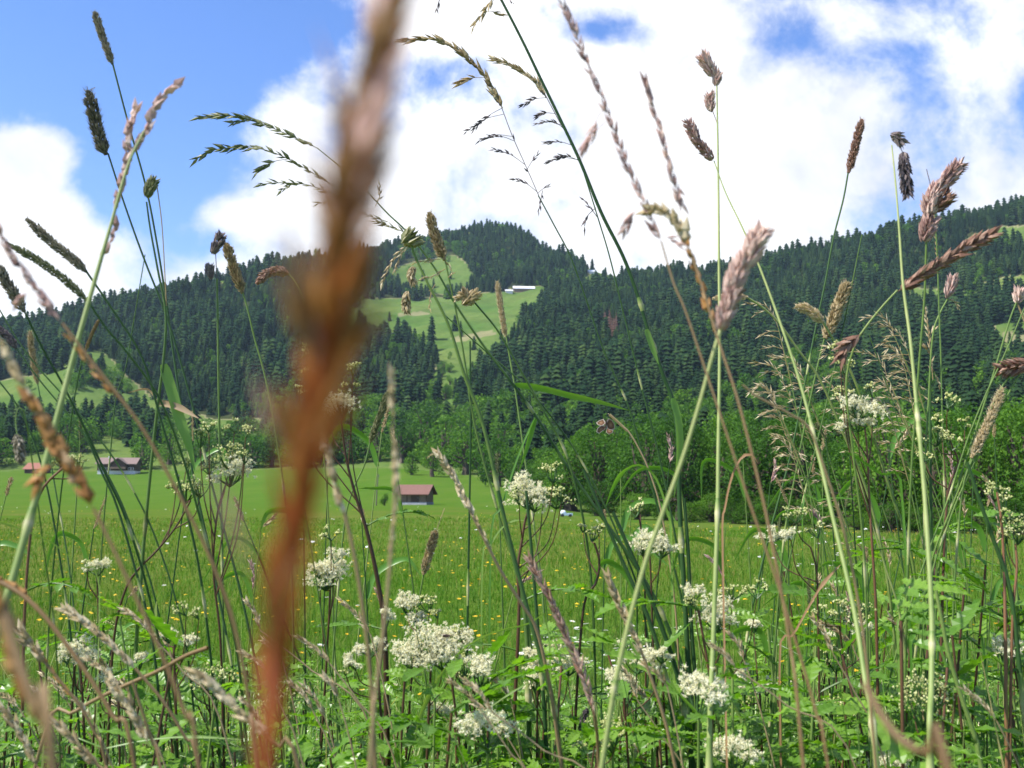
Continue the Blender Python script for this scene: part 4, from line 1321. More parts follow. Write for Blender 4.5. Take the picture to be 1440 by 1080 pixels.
stalk(T, 'pale slender meadow spike hugging a dark green stem at right', [(1308, 535), (1308, 600), (1309, 700), (1312, 850), (1316, 1080)], (1.15, 1.15), (4, 5), (0.3, 0.35), [(PA, [(1301, 432), (1306, 470), (1312, 534)], 12, 'tan_head', {'tone': 0.72, 'br': [(0.5, 8, -14, 5), (0.7, -8, -10, 5), (0.85, 12, 26, 6)]})])
stalk(T, 'fluffy pale head bent level to the left between the stems at right', [(1157, 452), (1170, 474), (1200, 530), (1230, 620), (1252, 690), (1285, 800), (1310, 1080)], (1.05, 1.1), (3.5, 5), (0.72, 0.5), [(SP, [(1119, 430), (1138, 436), (1158, 453)], 15, 'tan_head', {'tone': 0.85, 'bristle': 0.6, 'blunt': 0.35})])
stalk(T, 'pale grass head pointing level to the left behind the tall thin stem', [(1050, 418), (1072, 432), (1096, 455), (1124, 494), (1152, 532), (1186, 610), (1222, 700), (1250, 830), (1275, 1080)], (1.05, 1.1), (3, 4.5), (0.78, 0.55), [(SP, [(1002, 420), (1025, 417), (1052, 418)], 10, 'tan_head', {'tone': 0.8, 'blunt': 0.3})])
stalk(T, 'brown grass head curled over to the left beside the blurred dock stalk', [(405, 384), (415, 396), (426, 420), (436, 470), (448, 560), (460, 700), (470, 900), (475, 1080)], (1.3, 1.25), (1.8, 3), (0.75, 0.4), [(SP, [(361, 399), (374, 386), (390, 381), (406, 385)], 14, 'red_brown_head', {'tone': 0.7, 'blunt': 0.3})])
stalk(T, 'dark spike almost hidden at the foot of the meadow, hanging beside a pink plume', [(828, 998), (836, 985), (846, 1000), (850, 1080)], (1.0, 1.0), (2, 3), (0.3, 0.3), [(SP, [(817, 1028), (820, 1012), (826, 996)], 9, 'dark_head', {'tone': 0.2})])

# cocksfoot
stalk(C, 'cocksfoot with two small brown clumps left of the blurred dock stalk', [(305, 392), (306, 440), (307, 520), (309, 625), (312, 760), (316, 1080)], (1.2, 1.2), (3, 3.6), (0.5, 0.45), [(CL, [(312, 330), (306, 343), (300, 356)], 13, 'dark_head', {'tone': 0.6}), (CL, [(295, 372), (295, 382), (297, 391)], 11, 'dark_head', {'tone': 0.6}), (PA, [(303, 352), (305, 394)], 2, 'dark_head', {'n': 2})])
stalk(C, 'cocksfoot with one tiny tufted head and a bare pale wisp below the highest timothy', [(206, 284), (211, 320), (222, 380), (233, 440), (230, 506), (222, 567), (207, 710), (197, 830), (190, 930), (183, 1080)], (1.0, 1.0), (2.5, 7.5), (0.3, 0.62), [(CL, [(218, 252), (212, 262), (206, 276)], 14, 'green_head', {'tone': 0.6, 'n': 30}), (PA, [(221, 262), (228, 320), (234, 430)], 2, 'tan_head', {'n': 2, 'axis': 1.6})],
      [([(230, 512), (240, 545), (253, 590), (266, 628), (274, 662)], 15, 'blade_green', (0.72, 0.66), {'tilt': 0.5}), ([(223, 568), (208, 548), (180, 552)], 3, 'dead_leaf', (0.8, 0.6)), ([(224, 566), (250, 572), (279, 588)], 9, 'dead_leaf', (0.7, 0.9), {'tilt': 0.2})], node=[0.42])
stalk(C, 'very tall thin pale cocksfoot with pink clumps high against the cloud', [(1008, 118), (1010, 240), (1011, 360), (1012, 500), (1010, 640), (1009, 720), (1003, 900), (997, 1080)], (0.95, 0.75), (2.2, 9), (0.8, 0.66), [(CL, [(988, 78), (996, 92), (1003, 108)], 17, 'pink_head', {'tone': 0.8}), (CL, [(1010, 102), (1008, 110), (1006, 119)], 12, 'pink_head', {'tone': 0.75}), (CL, [(998, 132), (998, 144), (999, 156)], 13, 'pink_head', {'tone': 0.75}), (PA, [(1000, 150), (1008, 172)], 2, 'pink_head', {'n': 2})])
stalk(C, 'cocksfoot leaning right with two buff pink clumps beside the very tall thin one', [(1004, 226), (1020, 270), (1044, 320), (1068, 375), (1100, 462), (1128, 548), (1153, 648), (1170, 722), (1200, 853), (1217, 960), (1233, 1080)], (0.9, 0.65), (1.6, 9.5), (0.8, 0.62), [(CL, [(966, 170), (974, 186), (981, 202)], 14, 'pink_head', {'tone': 0.5}), (CL, [(980, 198), (990, 210), (1002, 224)], 13, 'pink_head', {'tone': 0.4})])
stalk(C, 'tall pale green cocksfoot with one clump on top and one dark clump hanging down', [(1254, 204), (1260, 265), (1265, 330), (1270, 400), (1280, 477), (1288, 560), (1300, 693), (1310, 860), (1310, 960), (1308, 1080)], (0.85, 0.65), (2, 11), (0.82, 0.64), [(CL, [(1270, 202), (1263, 194), (1254, 190)], 15, 'dark_head', {'tone': 0.6}), (CL, [(1277, 276), (1274, 250), (1270, 214)], 15, 'dark_head', {'tone': 0.3}), (PA, [(1270, 216), (1265, 204)], 2, 'dark_head', {'n': 2})], node=[0.36, 0.52])
stalk(C, 'cocksfoot with stacked mauve and brown clumps bending right above the right ridge', [(1303, 338), (1302, 362), (1300, 420), (1292, 520), (1280, 700), (1270, 1080)], (0.9, 0.95), (3, 4), (0.55, 0.4), [(CL, [(1352, 230), (1337, 246), (1321, 266)], 19, 'pink_head', {'tone': 0.38}), (CL, [(1322, 262), (1314, 274), (1306, 286)], 20, 'pink_head', {'tone': 0.62}), (CL, [(1336, 272), (1324, 284), (1312, 296)], 21, 'red_brown_head', {'tone': 0.35}), (CL, [(1308, 280), (1307, 292), (1305, 304)], 21, 'pink_head', {'tone': 0.66}), (CL, [(1311, 304), (1305, 320), (1299, 338)], 20, 'pink_head', {'tone': 0.45}), (PA, [(1303, 238), (1309, 262)], 2, 'dark_head', {'n': 2})])
stalk(C, 'blurred pink cocksfoot plume near the lens with a pale slanting stem', [(1014, 462), (1002, 500), (986, 560), (960, 645), (932, 722), (905, 800), (872, 930), (846, 1080)], (0.45, 0.44), (5, 9), (0.85, 0.75), [(CL, [(1074, 320), (1062, 344), (1048, 374)], 27, 'pink_head', {'tone': 0.8}), (CL, [(1046, 364), (1036, 388), (1024, 414)], 25, 'pink_head', {'tone': 0.75}), (CL, [(1034, 404), (1024, 430), (1012, 462)], 22, 'pink_head', {'tone': 0.65})])
stalk(C, 'cocksfoot with a single pink bud shaped clump over the far pasture', [(1333, 420), (1322, 440), (1312, 470), (1306, 560), (1300, 700), (1300, 1080)], (1.15, 1.1), (2.4, 3.4), (0.55, 0.4), [(CL, [(1341, 388), (1337, 402), (1331, 418)], 13, 'pink_head', {'tone': 0.6}), (PA, [(1348, 434), (1342, 424), (1332, 421)], 7, 'tan_head', {'n': 7, 'tone': 0.85})])
stalk('scabious_bud', 'round whitish bud on a forked green stem at the right edge', [(1430, 424), (1420, 450), (1396, 530), (1374, 600), (1345, 690), (1320, 800), (1310, 1080)], (1.05, 1.05), (2.6, 4), (0.5, 0.4), [(CL, [(1434, 406), (1433, 414), (1431, 424)], 15, 'pink_head', {'tone': 0.8, 'n': 60}), (PA, [(1446, 470), (1440, 450), (1430, 425)], 2, 'tan_head', {'n': 2, 'axis': 2.5})], cat='wild flower')
stalk(C, 'dark brown cocksfoot tuft reaching in from the right edge', [(1424, 522), (1400, 560), (1380, 620), (1352, 700), (1330, 1080)], (1.0, 1.0), (2.4, 3.6), (0.5, 0.4), [(CL, [(1406, 520), (1424, 516), (1446, 512)], 20, 'red_brown_head', {'tone': 0.4})])
stalk(C, 'cocksfoot with brown boat shaped spikelets crossing before the pasture', [(688, 448), (680, 440), (668, 426), (700, 465), (726, 510), (760, 570), (800, 650), (830, 800), (840, 1080)][2:], (1.1, 1.15), (2.6, 4), (0.35, 0.35), [(CL, [(672, 412), (662, 420), (652, 428)], 14, 'tan_head', {'tone': 0.6, 'n': 12}), (CL, [(650, 410), (658, 418), (664, 428)], 12, 'tan_head', {'tone': 0.4, 'n': 10}), (CL, [(640, 420), (655, 416), (668, 411)], 8, 'tan_head', {'tone': 0.75, 'n': 8})])
stalk(C, 'cocksfoot with a spidery yellow green crown between dock stalk and summit', [(578, 338), (582, 356), (600, 395), (630, 455), (653, 527), (680, 600), (707, 720), (728, 810), (740, 880), (745, 1080)], (1.1, 1.1), (3, 9), (0.55, 0.3), [(CL, [(584, 330), (578, 334), (570, 340)], 26, 'green_head', {'tone': 0.7, 'n': 40}), (PA, [(538, 396), (552, 366), (574, 342)], 12, 'tan_head', {'n': 12, 'tone': 0.8}), (PA, [(556, 380), (562, 362), (576, 342)], 12, 'tan_head', {'n': 9, 'tone': 0.75}), (CL, [(572, 440), (571, 425), (573, 410)], 11, 'tan_head', {'tone': 0.35}), (CL, [(582, 400), (578, 388), (582, 376)], 10, 'tan_head', {'tone': 0.5, 'n': 14}), (PA, [(582, 370), (604, 366), (620, 364)], 10, 'tan_head', {'n': 8, 'tone': 0.8}), (PA, [(594, 392), (610, 388), (626, 378)], 10, 'tan_head', {'n': 8, 'tone': 0.75}), (PA, [(604, 434), (606, 412), (612, 400)], 9, 'tan_head', {'n': 6, 'tone': 0.45}), (PA, [(632, 374), (636, 384), (630, 390)], 9, 'tan_head', {'n': 5, 'tone': 0.9})])

# nodding panicles
stalk(P_, 'nodding grass with long feathery branches swept left behind the dock stalk', [(446, 208), (480, 236), (512, 265), (545, 300), (573, 327), (610, 375), (640, 427), (680, 486), (722, 541), (758, 592), (800, 660), (843, 722), (890, 790), (930, 860), (965, 960), (985, 1080)], (1.15, 1.15), (1.4, 7), (0.4, 0.2),
      [(PA, [(283, 164), (310, 163), (335, 164), (365, 173), (400, 187), (448, 209)], 20, 'green_head', {'n': 36, 'spread': 0.28, 'tone': 0.55, 'br': [(0.55, -38, -2, 8)]}),
       (PA, [(279, 222), (300, 211), (335, 208), (370, 210), (410, 226), (470, 262)], 19, 'green_head', {'n': 34, 'spread': 0.28, 'tone': 0.55, 'br': [(0.5, -34, 0, 7), (0.72, -46, 14, 9)]}),
       (PA, [(368, 259), (400, 257), (440, 262), (490, 284)], 14, 'green_head', {'n': 20, 'tone': 0.6, 'br': [(0.5, -30, 6, 6)]}),
       (PA, [(448, 286), (480, 284), (510, 300), (545, 312)], 14, 'green_head', {'n': 18, 'tone': 0.6}), (PA, [(534, 262), (534, 276), (528, 290)], 10, 'tan_head', {'n': 7, 'tone': 0.6}), (PA, [(530, 312), (548, 318), (572, 328)], 14, 'green_head', {'n': 12, 'tone': 0.7})],
      [([(724, 541), (760, 546), (800, 556), (845, 566), (884, 577)], 9, 'blade_green', (0.62, 0.66), {'tilt': -0.4, 'fold': 0.1})])
stalk(P_, 'tall grass whose brown tinged panicle nods left, left of the dark upright stem', [(757, 275), (780, 318), (802, 360), (824, 420), (847, 487), (868, 535), (885, 575), (908, 655), (935, 750), (965, 880), (980, 1080)], (1.2, 1.2), (1.8, 4), (0.2, 0.25),
      [(PA, [(568, 57), (605, 54), (630, 62), (655, 80), (680, 105), (697, 135), (707, 152)], 21, 'tan_head', {'n': 52, 'spread': 0.25, 'tone': 0.35, 'br': [(0.72, -36, 12, 10)]}),
       (PA, [(705, 150), (720, 190), (740, 235), (758, 276)], 12, 'dark_head', {'n': 3, 'tone': 0.35, 'br': [(0.02, -40, 32, 9), (0.1, -54, 26, 10), (0.35, -46, 4, 9), (0.4, -34, -8, 7), (0.66, -44, -26, 8), (0.7, 14, -22, 4), (0.95, -30, -18, 6), (0.97, 14, -10, 3)]}), (PA, [(757, 298), (760, 285), (763, 268)], 11, 'dark_head', {'n': 5, 'tone': 0.3})])
stalk(P_, 'grass panicle of short drooping left hand branches close beside the dark upright stem', [(815, 225), (828, 265), (842, 310), (857, 360), (880, 453), (903, 547), (927, 643), (945, 730), (965, 860), (975, 1080)], (1.2, 1.2), (1.6, 4), (0.2, 0.28),
      [(PA, [(697, 84), (720, 93), (742, 106), (758, 120), (768, 138)], 17, 'tan_head', {'n': 40, 'spread': 0.25, 'tone': 0.5}),
       (PA, [(764, 128), (785, 168), (803, 200), (816, 228)], 12, 'dark_head', {'n': 3, 'tone': 0.4, 'br': [(0.1, -34, 8, 8), (0.3, -26, 2, 8), (0.45, -34, -2, 9), (0.5, -14, -8, 5), (0.75, -38, -6, 9), (0.97, -46, 6, 12), (0.99, -30, -4, 8)]}), (PA, [(822, 318), (826, 304), (838, 292)], 15, 'dark_head', {'n': 3, 'tone': 0.5}), (PA, [(820, 280), (830, 292), (842, 308)], 10, 'dark_head', {'n': 4, 'tone': 0.5})])
stalk(P_, 'thick dark green stem climbing past the top of the view, leaf at its joint', [(672, -60), (705, 0), (735, 58), (760, 110), (790, 172), (815, 225), (846, 300), (876, 360), (897, 415), (912, 466), (932, 525), (947, 567), (954, 625), (956, 720), (966, 900), (972, 1080)], (1.1, 1.1), (3.6, 8), (0.1, 0.18),
      [(PA, [(666, 36), (680, 18), (690, 2), (700, -14)], 15, 'tan_head', {'n': 16, 'tone': 0.5, 'br': [(0.4, 22, 2, 4)]}), (PA, [(614, 14), (620, -4), (640, -30)], 12, 'dark_head', {'n': 6}), (PA, [(720, 4), (708, -12)], 9, 'dark_head', {'n': 4})],
      [([(909, 463), (918, 490), (926, 512)], 9, 'blade_green', (0.72, 0.66), {'d': 1.09}), ([(946, 560), (954, 590), (956, 630), (948, 700)], 12, 'blade_green', (0.66, 0.7), {'d': 1.08, 'tilt': 0.5})], node=[0.44])
stalk(P_, 'softly blurred brown and pink panicle leaning left, tallest of the pair at right of centre', [(930, 340), (948, 400), (962, 432), (982, 490), (1002, 550), (1028, 628), (1057, 715), (1090, 810), (1120, 905), (1150, 1010), (1165, 1080)], (0.45, 0.38), (2.5, 5), (0.6, 0.4),
      [(PA, [(793, 10), (810, 48), (828, 95), (848, 140), (866, 190), (880, 228), (900, 272), (920, 318), (932, 345)], 25, 'pink_head', {'n': 62, 'spread': 0.3, 'tone': 0.6, 'wid': 0.24, 'br': [(0.42, -30, 60, 7), (0.46, -34, 36, 6), (0.8, -26, 42, 6), (0.95, 24, 10, 5)]})], stem='brown_stem')
stalk(P_, 'softly blurred brown and pink panicle, shorter of the pair at right of centre', [(970, 350), (982, 386), (994, 424), (1010, 478), (1037, 560), (1067, 677), (1085, 760), (1110, 900), (1130, 1080)], (0.45, 0.38), (3, 6), (0.6, 0.4),
      [(PA, [(908, 118), (918, 150), (930, 188), (940, 228), (950, 268), (958, 300)], 23, 'pink_head', {'n': 38, 'spread': 0.3, 'tone': 0.6, 'wid': 0.24, 'br': [(0.7, 14, 40, 5)]}), (PA, [(912, 296), (935, 300), (955, 318), (970, 352)], 26, 'tan_head', {'n': 16, 'spread': 0.4, 'tone': 0.6, 'wid': 0.45}), (PA, [(966, 345), (980, 386), (994, 424), (1004, 466)], 24, 'orange_head', {'n': 12, 'spread': 0.25, 'tone': 0.6, 'wid': 0.4})], stem='brown_stem')
stalk(P_, 'reddish brown plume slanting down to the left across the right hand pasture', [(1262, 408), (1240, 432), (1216, 462), (1202, 486), (1190, 540), (1200, 640), (1215, 780), (1225, 1080)], (0.85, 0.9), (2.6, 4), (0.7, 0.4),
      [(PA, [(1394, 330), (1370, 342), (1345, 356), (1320, 372), (1295, 388), (1262, 410)], 24, 'red_brown_head', {'n': 120, 'spread': 0.42, 'tone': 0.5, 'wid': 0.3}), (PA, [(1346, 362), (1318, 378), (1285, 398)], 4, 'tan_head', {'n': 3, 'axis': 3, 'tone': 0.8}), (PA, [(1186, 497), (1194, 484), (1210, 470)], 24, 'red_brown_head', {'n': 44, 'spread': 0.4, 'tone': 0.5})])
stalk(P_, 'thin brown speckled spikelet stem rising behind the mauve cocksfoot', [(1315, 305), (1318, 360), (1320, 420), (1323, 500), (1326, 620), (1330, 760), (1335, 1080)], (1.15, 1.1), (2, 3), (0.5, 0.4), [(PA, [(1313, 296), (1316, 330), (1319, 378)], 7, 'tan_head', {'n': 22, 'tone': 0.45})])

# braided pink and brown heads near the lens at the left
stalk('rye_grass', 'softly blurred thick pale green stalk with a forked pink head against the blue sky', [(204, 182), (184, 222), (170, 265), (157, 312), (138, 378), (112, 470), (85, 570), (56, 680), (22, 800), (-6, 900), (-30, 1080)], (0.55, 0.42), (3, 19), (0.75, 0.6),
      [(PA, [(244, 123), (226, 138), (210, 162), (206, 178)], 22, 'pink_head', {'n': 14, 'tone': 0.85, 'wid': 0.45, 'spread': 0.25}), (PA, [(218, 152), (208, 180), (192, 205), (182, 222)], 22, 'pink_head', {'n': 13, 'tone': 0.8, 'wid': 0.42, 'spread': 0.22}), (PA, [(190, 158), (183, 180), (178, 205), (176, 220)], 22, 'pink_head', {'n': 14, 'tone': 0.85, 'wid': 0.45, 'spread': 0.25}), (PA, [(182, 216), (174, 245), (166, 275), (158, 305)], 24, 'pink_head', {'n': 16, 'tone': 0.68, 'wid': 0.42, 'spread': 0.2}), (PA, [(162, 322), (154, 342), (144, 360), (140, 372)], 22, 'pink_head', {'n': 7, 'tone': 0.5, 'wid': 0.4, 'spread': 0.2})])
stalk('rye_grass', 'softly blurred brown stalk slanting from the left edge down to the dock stalk', [(88, 455), (124, 502), (160, 548), (200, 602), (234, 662), (262, 715), (298, 790), (330, 880), (352, 1000), (360, 1080)], (0.36, 0.33), (4, 7), (0.5, 0.4),
      [(PA, [(2, 330), (20, 362), (44, 396), (62, 424), (90, 458)], 26, 'pink_head', {'n': 22, 'tone': 0.6, 'wid': 0.36, 'spread': 0.25, 'br': [(0.6, -24, 14, 4)]}), (PA, [(98, 478), (130, 518), (165, 560)], 20, 'orange_head', {'n': 9, 'tone': 0.35, 'wid': 0.35, 'spread': 0.18})], stem='brown_stem')
stalk('rye_grass', 'blurred orange tan stalk crossing the thick pale green one at the left', [(132, 716), (152, 756), (178, 812), (204, 868), (232, 930), (262, 1010), (280, 1080)], (0.30, 0.28), (5, 7), (0.5, 0.4),
      [(PA, [(8, 490), (26, 528), (44, 562), (62, 596)], 28, 'tan_head', {'n': 13, 'tone': 0.55, 'wid': 0.4, 'spread': 0.2}), (PA, [(50, 570), (72, 612), (96, 655), (132, 718)], 36, 'orange_head', {'n': 20, 'tone': 0.45, 'wid': 0.45, 'spread': 0.25, 'br': [(0.55, -34, 30, 4)]})], stem='brown_stem')
stalk('rye_grass', 'blurred rust orange stalk leaning out of the lower left corner', [(6, 850), (14, 890), (30, 940), (50, 1000), (74, 1080)], (0.16, 0.15), (14, 20), (0.55, 0.5), [(PA, [(-30, 800), (-10, 840), (8, 880), (24, 920)], 60, 'orange_head', {'n': 8, 'tone': 0.4, 'wid': 0.4, 'spread': 0.2}), (PA, [(4, 880), (20, 930), (44, 990), (66, 1050)], 60, 'orange_head', {'n': 8, 'tone': 0.3, 'wid': 0.36, 'spread': 0.15})], stem='brown_stem')
stalk('rye_grass', 'blurred brown stem bowing from the left edge through the lower left meadow', [(0, 818), (30, 836), (62, 866), (96, 910), (128, 956), (160, 1010), (190, 1080)], (0.42, 0.4), (7, 5), (0.5, 0.45), [(PA, [(-20, 806), (20, 826), (54, 852)], 26, 'orange_head', {'n': 9, 'tone': 0.2, 'wid': 0.4, 'spread': 0.15})], stem='brown_stem')
stalk('rye_grass', 'blurred tan stalk standing in front of the hay barn', [(552, 600), (556, 660), (554, 720), (548, 800), (540, 880), (528, 980), (520, 1080)], (0.30, 0.30), (4, 9), (0.8, 0.7), [(PA, [(551, 530), (552, 560), (553, 600)], 24, 'tan_head', {'n': 8, 'tone': 0.55, 'wid': 0.3, 'spread': 0.15}), (PA, [(557, 630), (556, 670), (553, 716)], 22, 'tan_head', {'n': 8, 'tone': 0.6, 'wid': 0.4, 'spread': 0.15}), (PA, [(560, 700), (552, 745), (546, 790)], 20, 'tan_head', {'n': 7, 'tone': 0.6, 'wid': 0.35, 'spread': 0.15})], stem='brown_stem')
stalk('rye_grass', 'blurred tan seed head hanging just right of the dock stalk above the barn field', [(484, 720), (496, 770), (508, 840), (520, 940), (528, 1080)], (0.36, 0.36), (5, 7), (0.7, 0.5), [(PA, [(459, 628), (466, 655), (474, 690), (486, 730)], 24, 'tan_head', {'n': 16, 'tone': 0.6, 'wid': 0.42, 'spread': 0.22})], stem='brown_stem')
stalk('rye_grass', 'dry tan seed head leaning left in front of the leafy belt right of the barn', [(662, 720), (684, 764), (706, 806), (734, 850), (754, 884), (772, 960), (790, 1080)], (0.75, 0.78), (4, 6), (0.8, 0.5), [(PA, [(617, 640), (630, 660), (645, 684), (656, 708), (664, 724)], 20, 'tan_head', {'n': 22, 'tone': 0.75, 'wid': 0.36, 'spread': 0.3}), (PA, [(662, 716), (676, 742), (692, 772)], 16, 'tan_head', {'n': 7, 'tone': 0.7, 'wid': 0.34, 'spread': 0.2}), (PA, [(604, 641), (614, 638)], 8, 'tan_head', {'n': 2})], stem='brown_stem')
stalk('rye_grass', 'pink brown dry plume leaning left at the bottom centre of the meadow', [(832, 990), (838, 1020), (842, 1080)], (0.7, 0.72), (4, 6), (0.6, 0.5), [(PA, [(746, 790), (760, 816), (778, 852), (795, 890), (812, 930), (826, 968), (836, 1006)], 22, 'red_brown_head', {'n': 80, 'spread': 0.33, 'tone': 0.85, 'wid': 0.24})], stem='brown_stem')
stalk('rye_grass', 'slim tan dry plume leaning left, just right of the pink brown plume', [(902, 916), (918, 960), (934, 1010), (950, 1080)], (0.7, 0.7), (4, 6), (0.7, 0.5), [(PA, [(857, 816), (868, 844), (882, 872), (894, 898), (906, 930)], 20, 'tan_head', {'n': 32, 'spread': 0.28, 'tone': 0.6, 'wid': 0.32})], stem='brown_stem')
stalk('rye_grass', 'pinkish dry plume sweeping right under the broken stalk in the lower left', [(190, 940), (206, 958), (232, 990), (262, 1040), (280, 1080)], (0.6, 0.6), (4, 6), (0.6, 0.5), [(PA, [(92, 858), (112, 870), (136, 888), (160, 910), (192, 944)], 20, 'tan_head', {'n': 50, 'spread': 0.3, 'tone': 0.7, 'wid': 0.3})], stem='brown_stem')
stalk('rye_grass', 'dry tan plume at the far lower left beside the orange blur', [(62, 930), (88, 962), (112, 992), (136, 1036), (150, 1080)], (0.6, 0.6), (4, 6), (0.6, 0.5), [(PA, [(16, 882), (30, 890), (44, 908), (66, 936)], 22, 'tan_head', {'n': 32, 'spread': 0.4, 'tone': 0.5, 'wid': 0.3}), (PA, [(54, 920), (80, 954), (108, 988)], 18, 'orange_head', {'n': 18, 'spread': 0.2, 'tone': 0.5})], stem='brown_stem')
stalk('rye_grass', 'pale pink dry plume running right into the foot of the dock stalk', [(346, 1008), (366, 1028), (392, 1050), (420, 1080)], (0.42, 0.42), (6, 8), (0.6, 0.5), [(PA, [(280, 950), (300, 966), (322, 986), (348, 1010), (380, 1040)], 26, 'tan_head', {'n': 26, 'spread': 0.3, 'tone': 0.75, 'wid': 0.4})], stem='brown_stem')
stalk('rye_grass', 'dry tan plume rising out of the bottom edge near the lower left corner', [(40, 1050), (52, 1080), (60, 1120)], (0.55, 0.55), (4, 6), (0.6, 0.5), [(PA, [(6, 1000), (22, 1022), (36, 1046), (52, 1082)], 20, 'tan_head', {'n': 30, 'spread': 0.3, 'tone': 0.6, 'wid': 0.3})], stem='brown_stem')
stalk('rye_grass', 'dry reddish tan plume along the bottom edge left of the dock stalk', [(122, 1056), (140, 1080), (160, 1120)], (0.55, 0.55), (4, 6), (0.6, 0.5), [(PA, [(66, 1008), (86, 1024), (106, 1044), (140, 1082)], 20, 'tan_head', {'n': 36, 'spread': 0.3, 'tone': 0.5, 'wid': 0.3})], stem='brown_stem')
stalk('rye_grass', 'pale braided plume standing in the lower left, in front of cream blossoms', [(186, 958), (200, 1000), (216, 1050), (226, 1080)], (0.5, 0.5), (4, 6), (0.6, 0.5), [(PA, [(158, 962), (172, 980), (190, 1010), (210, 1050)], 22, 'tan_head', {'n': 26, 'spread': 0.3, 'tone': 0.75, 'wid': 0.36})], stem='brown_stem')
stalk('rye_grass', 'blurred brown stem slanting down right of the pink plume stem', [(1044, 541), (1062, 556), (1084, 568), (1110, 582), (1136, 600), (1160, 660), (1190, 760), (1215, 900), (1232, 1080)], (0.5, 0.5), (3, 5), (0.7, 0.6), [], stem='brown_stem')
stalk('rye_grass', 'dark brown blurred stem lying across the lower right corner', [(1216, 962), (1240, 1006), (1262, 1036), (1300, 1064), (1340, 1100)], (0.2, 0.18), (10, 26), (0.35, 0.25), [], stem='brown_stem')

# single bent and broken blades
def blade_thing(label, pts, w, tone, d, mat='blade_green', tilt=0.4, fold=0.15, name='grass_shoot', dz=0.0):
    dd = d
    A = w3(pts, dd, dd + dz)
    G = to_ground(np.array([A[0], A[0]]) + np.array([[0, 0, 0.001], [0, 0, 0]]))[2:] if A[0, 2] > height(A[0, 0], A[0, 1]) else A[:0]
    Q = smooth_path(np.concatenate([G[::-1], A]), 40)
    base = Q[0]
    t = thing(name, label, 'grass', tuple(base))
    t['kind'] = 'thing'
    f = np.linspace(0, 1, 40)
    fv = np.linalg.norm(np.diff(A, axis=0), axis=1).sum() / np.linalg.norm(np.diff(Q, axis=0), axis=1).sum()
    g = np.clip((f - (1 - fv)) / fv, 0, 1)
    prof = np.clip(np.minimum(0.22 + 0.9 * np.clip(g / 0.55, 0, 1) ** 1.3, (1 - f) / 0.16), 0.05, 1) ** 0.9
    side = np.cross(tangents(Q), np.array([0, 1.0, 0])) + np.array([0, tilt, 0])
    m = MB()
    ribbon(m, Q - base, prof * w * d / F, side, fold, tone=np.linspace(tone[0], tone[1], 40))
    m.build('leaf', MATS[mat], t, smooth=True)


blade_thing('bright green blade folded back on itself before the leafy belt, tip pointing down', [(690, 760), (706, 712), (722, 660), (738, 618), (754, 586), (748, 606), (738, 640), (728, 668)], 11, (0.3, 0.62), 1.1)
blade_thing('glowing green blade arching over to the left beside the big white blossom', [(944, 770), (938, 720), (926, 680), (912, 660), (895, 654), (876, 664), (862, 686), (852, 712)], 13, (0.78, 0.6), 1.05, tilt=0.6)
blade_thing('long pale green blade bowing left across the big cream blossom', [(772, 884), (740, 880), (700, 888), (664, 904), (634, 930), (610, 966), (590, 1010), (584, 1040)], 11, (0.62, 0.78), 0.95, tilt=0.5)
blade_thing('reddish brown bent blade pointing up right in the lower right meadow', [(1096, 925), (1116, 892), (1138, 852), (1158, 820), (1182, 794)], 11, (0.3, 0.55), 0.9, 'dead_leaf')
blade_thing('tan blade curling over beside the thin pale cocksfoot stem', [(1016, 770), (1020, 712), (1030, 668), (1044, 642), (1058, 640), (1066, 652)], 11, (0.75, 0.4), 0.85, 'dead_leaf', tilt=0.6)
blade_thing('pale grey green blade cut square at its top in the lower left', [(200, 990), (206, 950), (212, 905), (217, 870), (220, 846)], 16, (0.3, 0.85), 1.0, tilt=0.2)
blade_thing('white backed blade bending sharply down in the lower right of centre', [(1044, 1040), (1036, 1000), (1026, 975), (1014, 955)], 14, (0.5, 0.9), 0.95, tilt=0.3)
blade_thing('broad grey green blade arching left beside the pale green stem at lower right', [(1262, 892), (1268, 872), (1282, 856), (1300, 848)], 12, (0.5, 0.75), 0.95, tilt=0.8)
blade_thing('long level green blade reaching right from the leafy shoots at right', [(1384, 912), (1350, 900), (1310, 892), (1262, 890)], 12, (0.2, 0.35), 0.95, tilt=0.8)
blade_thing('bright thin green blade rising diagonally below the cream blossoms', [(620, 1046), (655, 1020), (690, 994), (722, 972), (742, 962)], 6, (0.55, 0.8), 0.85)
blade_thing('dark green blade slanting across the trees at right, left of the tall cocksfoot', [(1268, 690), (1240, 668), (1212, 648), (1184, 632)], 13, (0.4, 0.6), 0.95, tilt=0.5)
blade_thing('pale level blade in the trees at right, bent like a hook', [(1128, 716), (1150, 704), (1176, 700), (1205, 702)], 7, (0.5, 0.6), 1.0, tilt=0.7)
blade_thing('grey blade bent to a point left of the pink brown plume', [(678, 792), (690, 766), (704, 744), (722, 732), (738, 732)], 9, (0.6, 0.75), 1.1, tilt=0.3)
blade_thing('pale arching blade along the left edge of the lower meadow', [(140, 840), (110, 796), (74, 764), (34, 746), (0, 734), (-20, 732)], 9, (0.8, 0.75), 0.7, tilt=0.5)
blade_thing('level pale green blade lying across the bottom left of the meadow', [(90, 1070), (150, 1052), (210, 1040), (270, 1036), (340, 1040)], 8, (0.5, 0.75), 0.8, tilt=0.8)
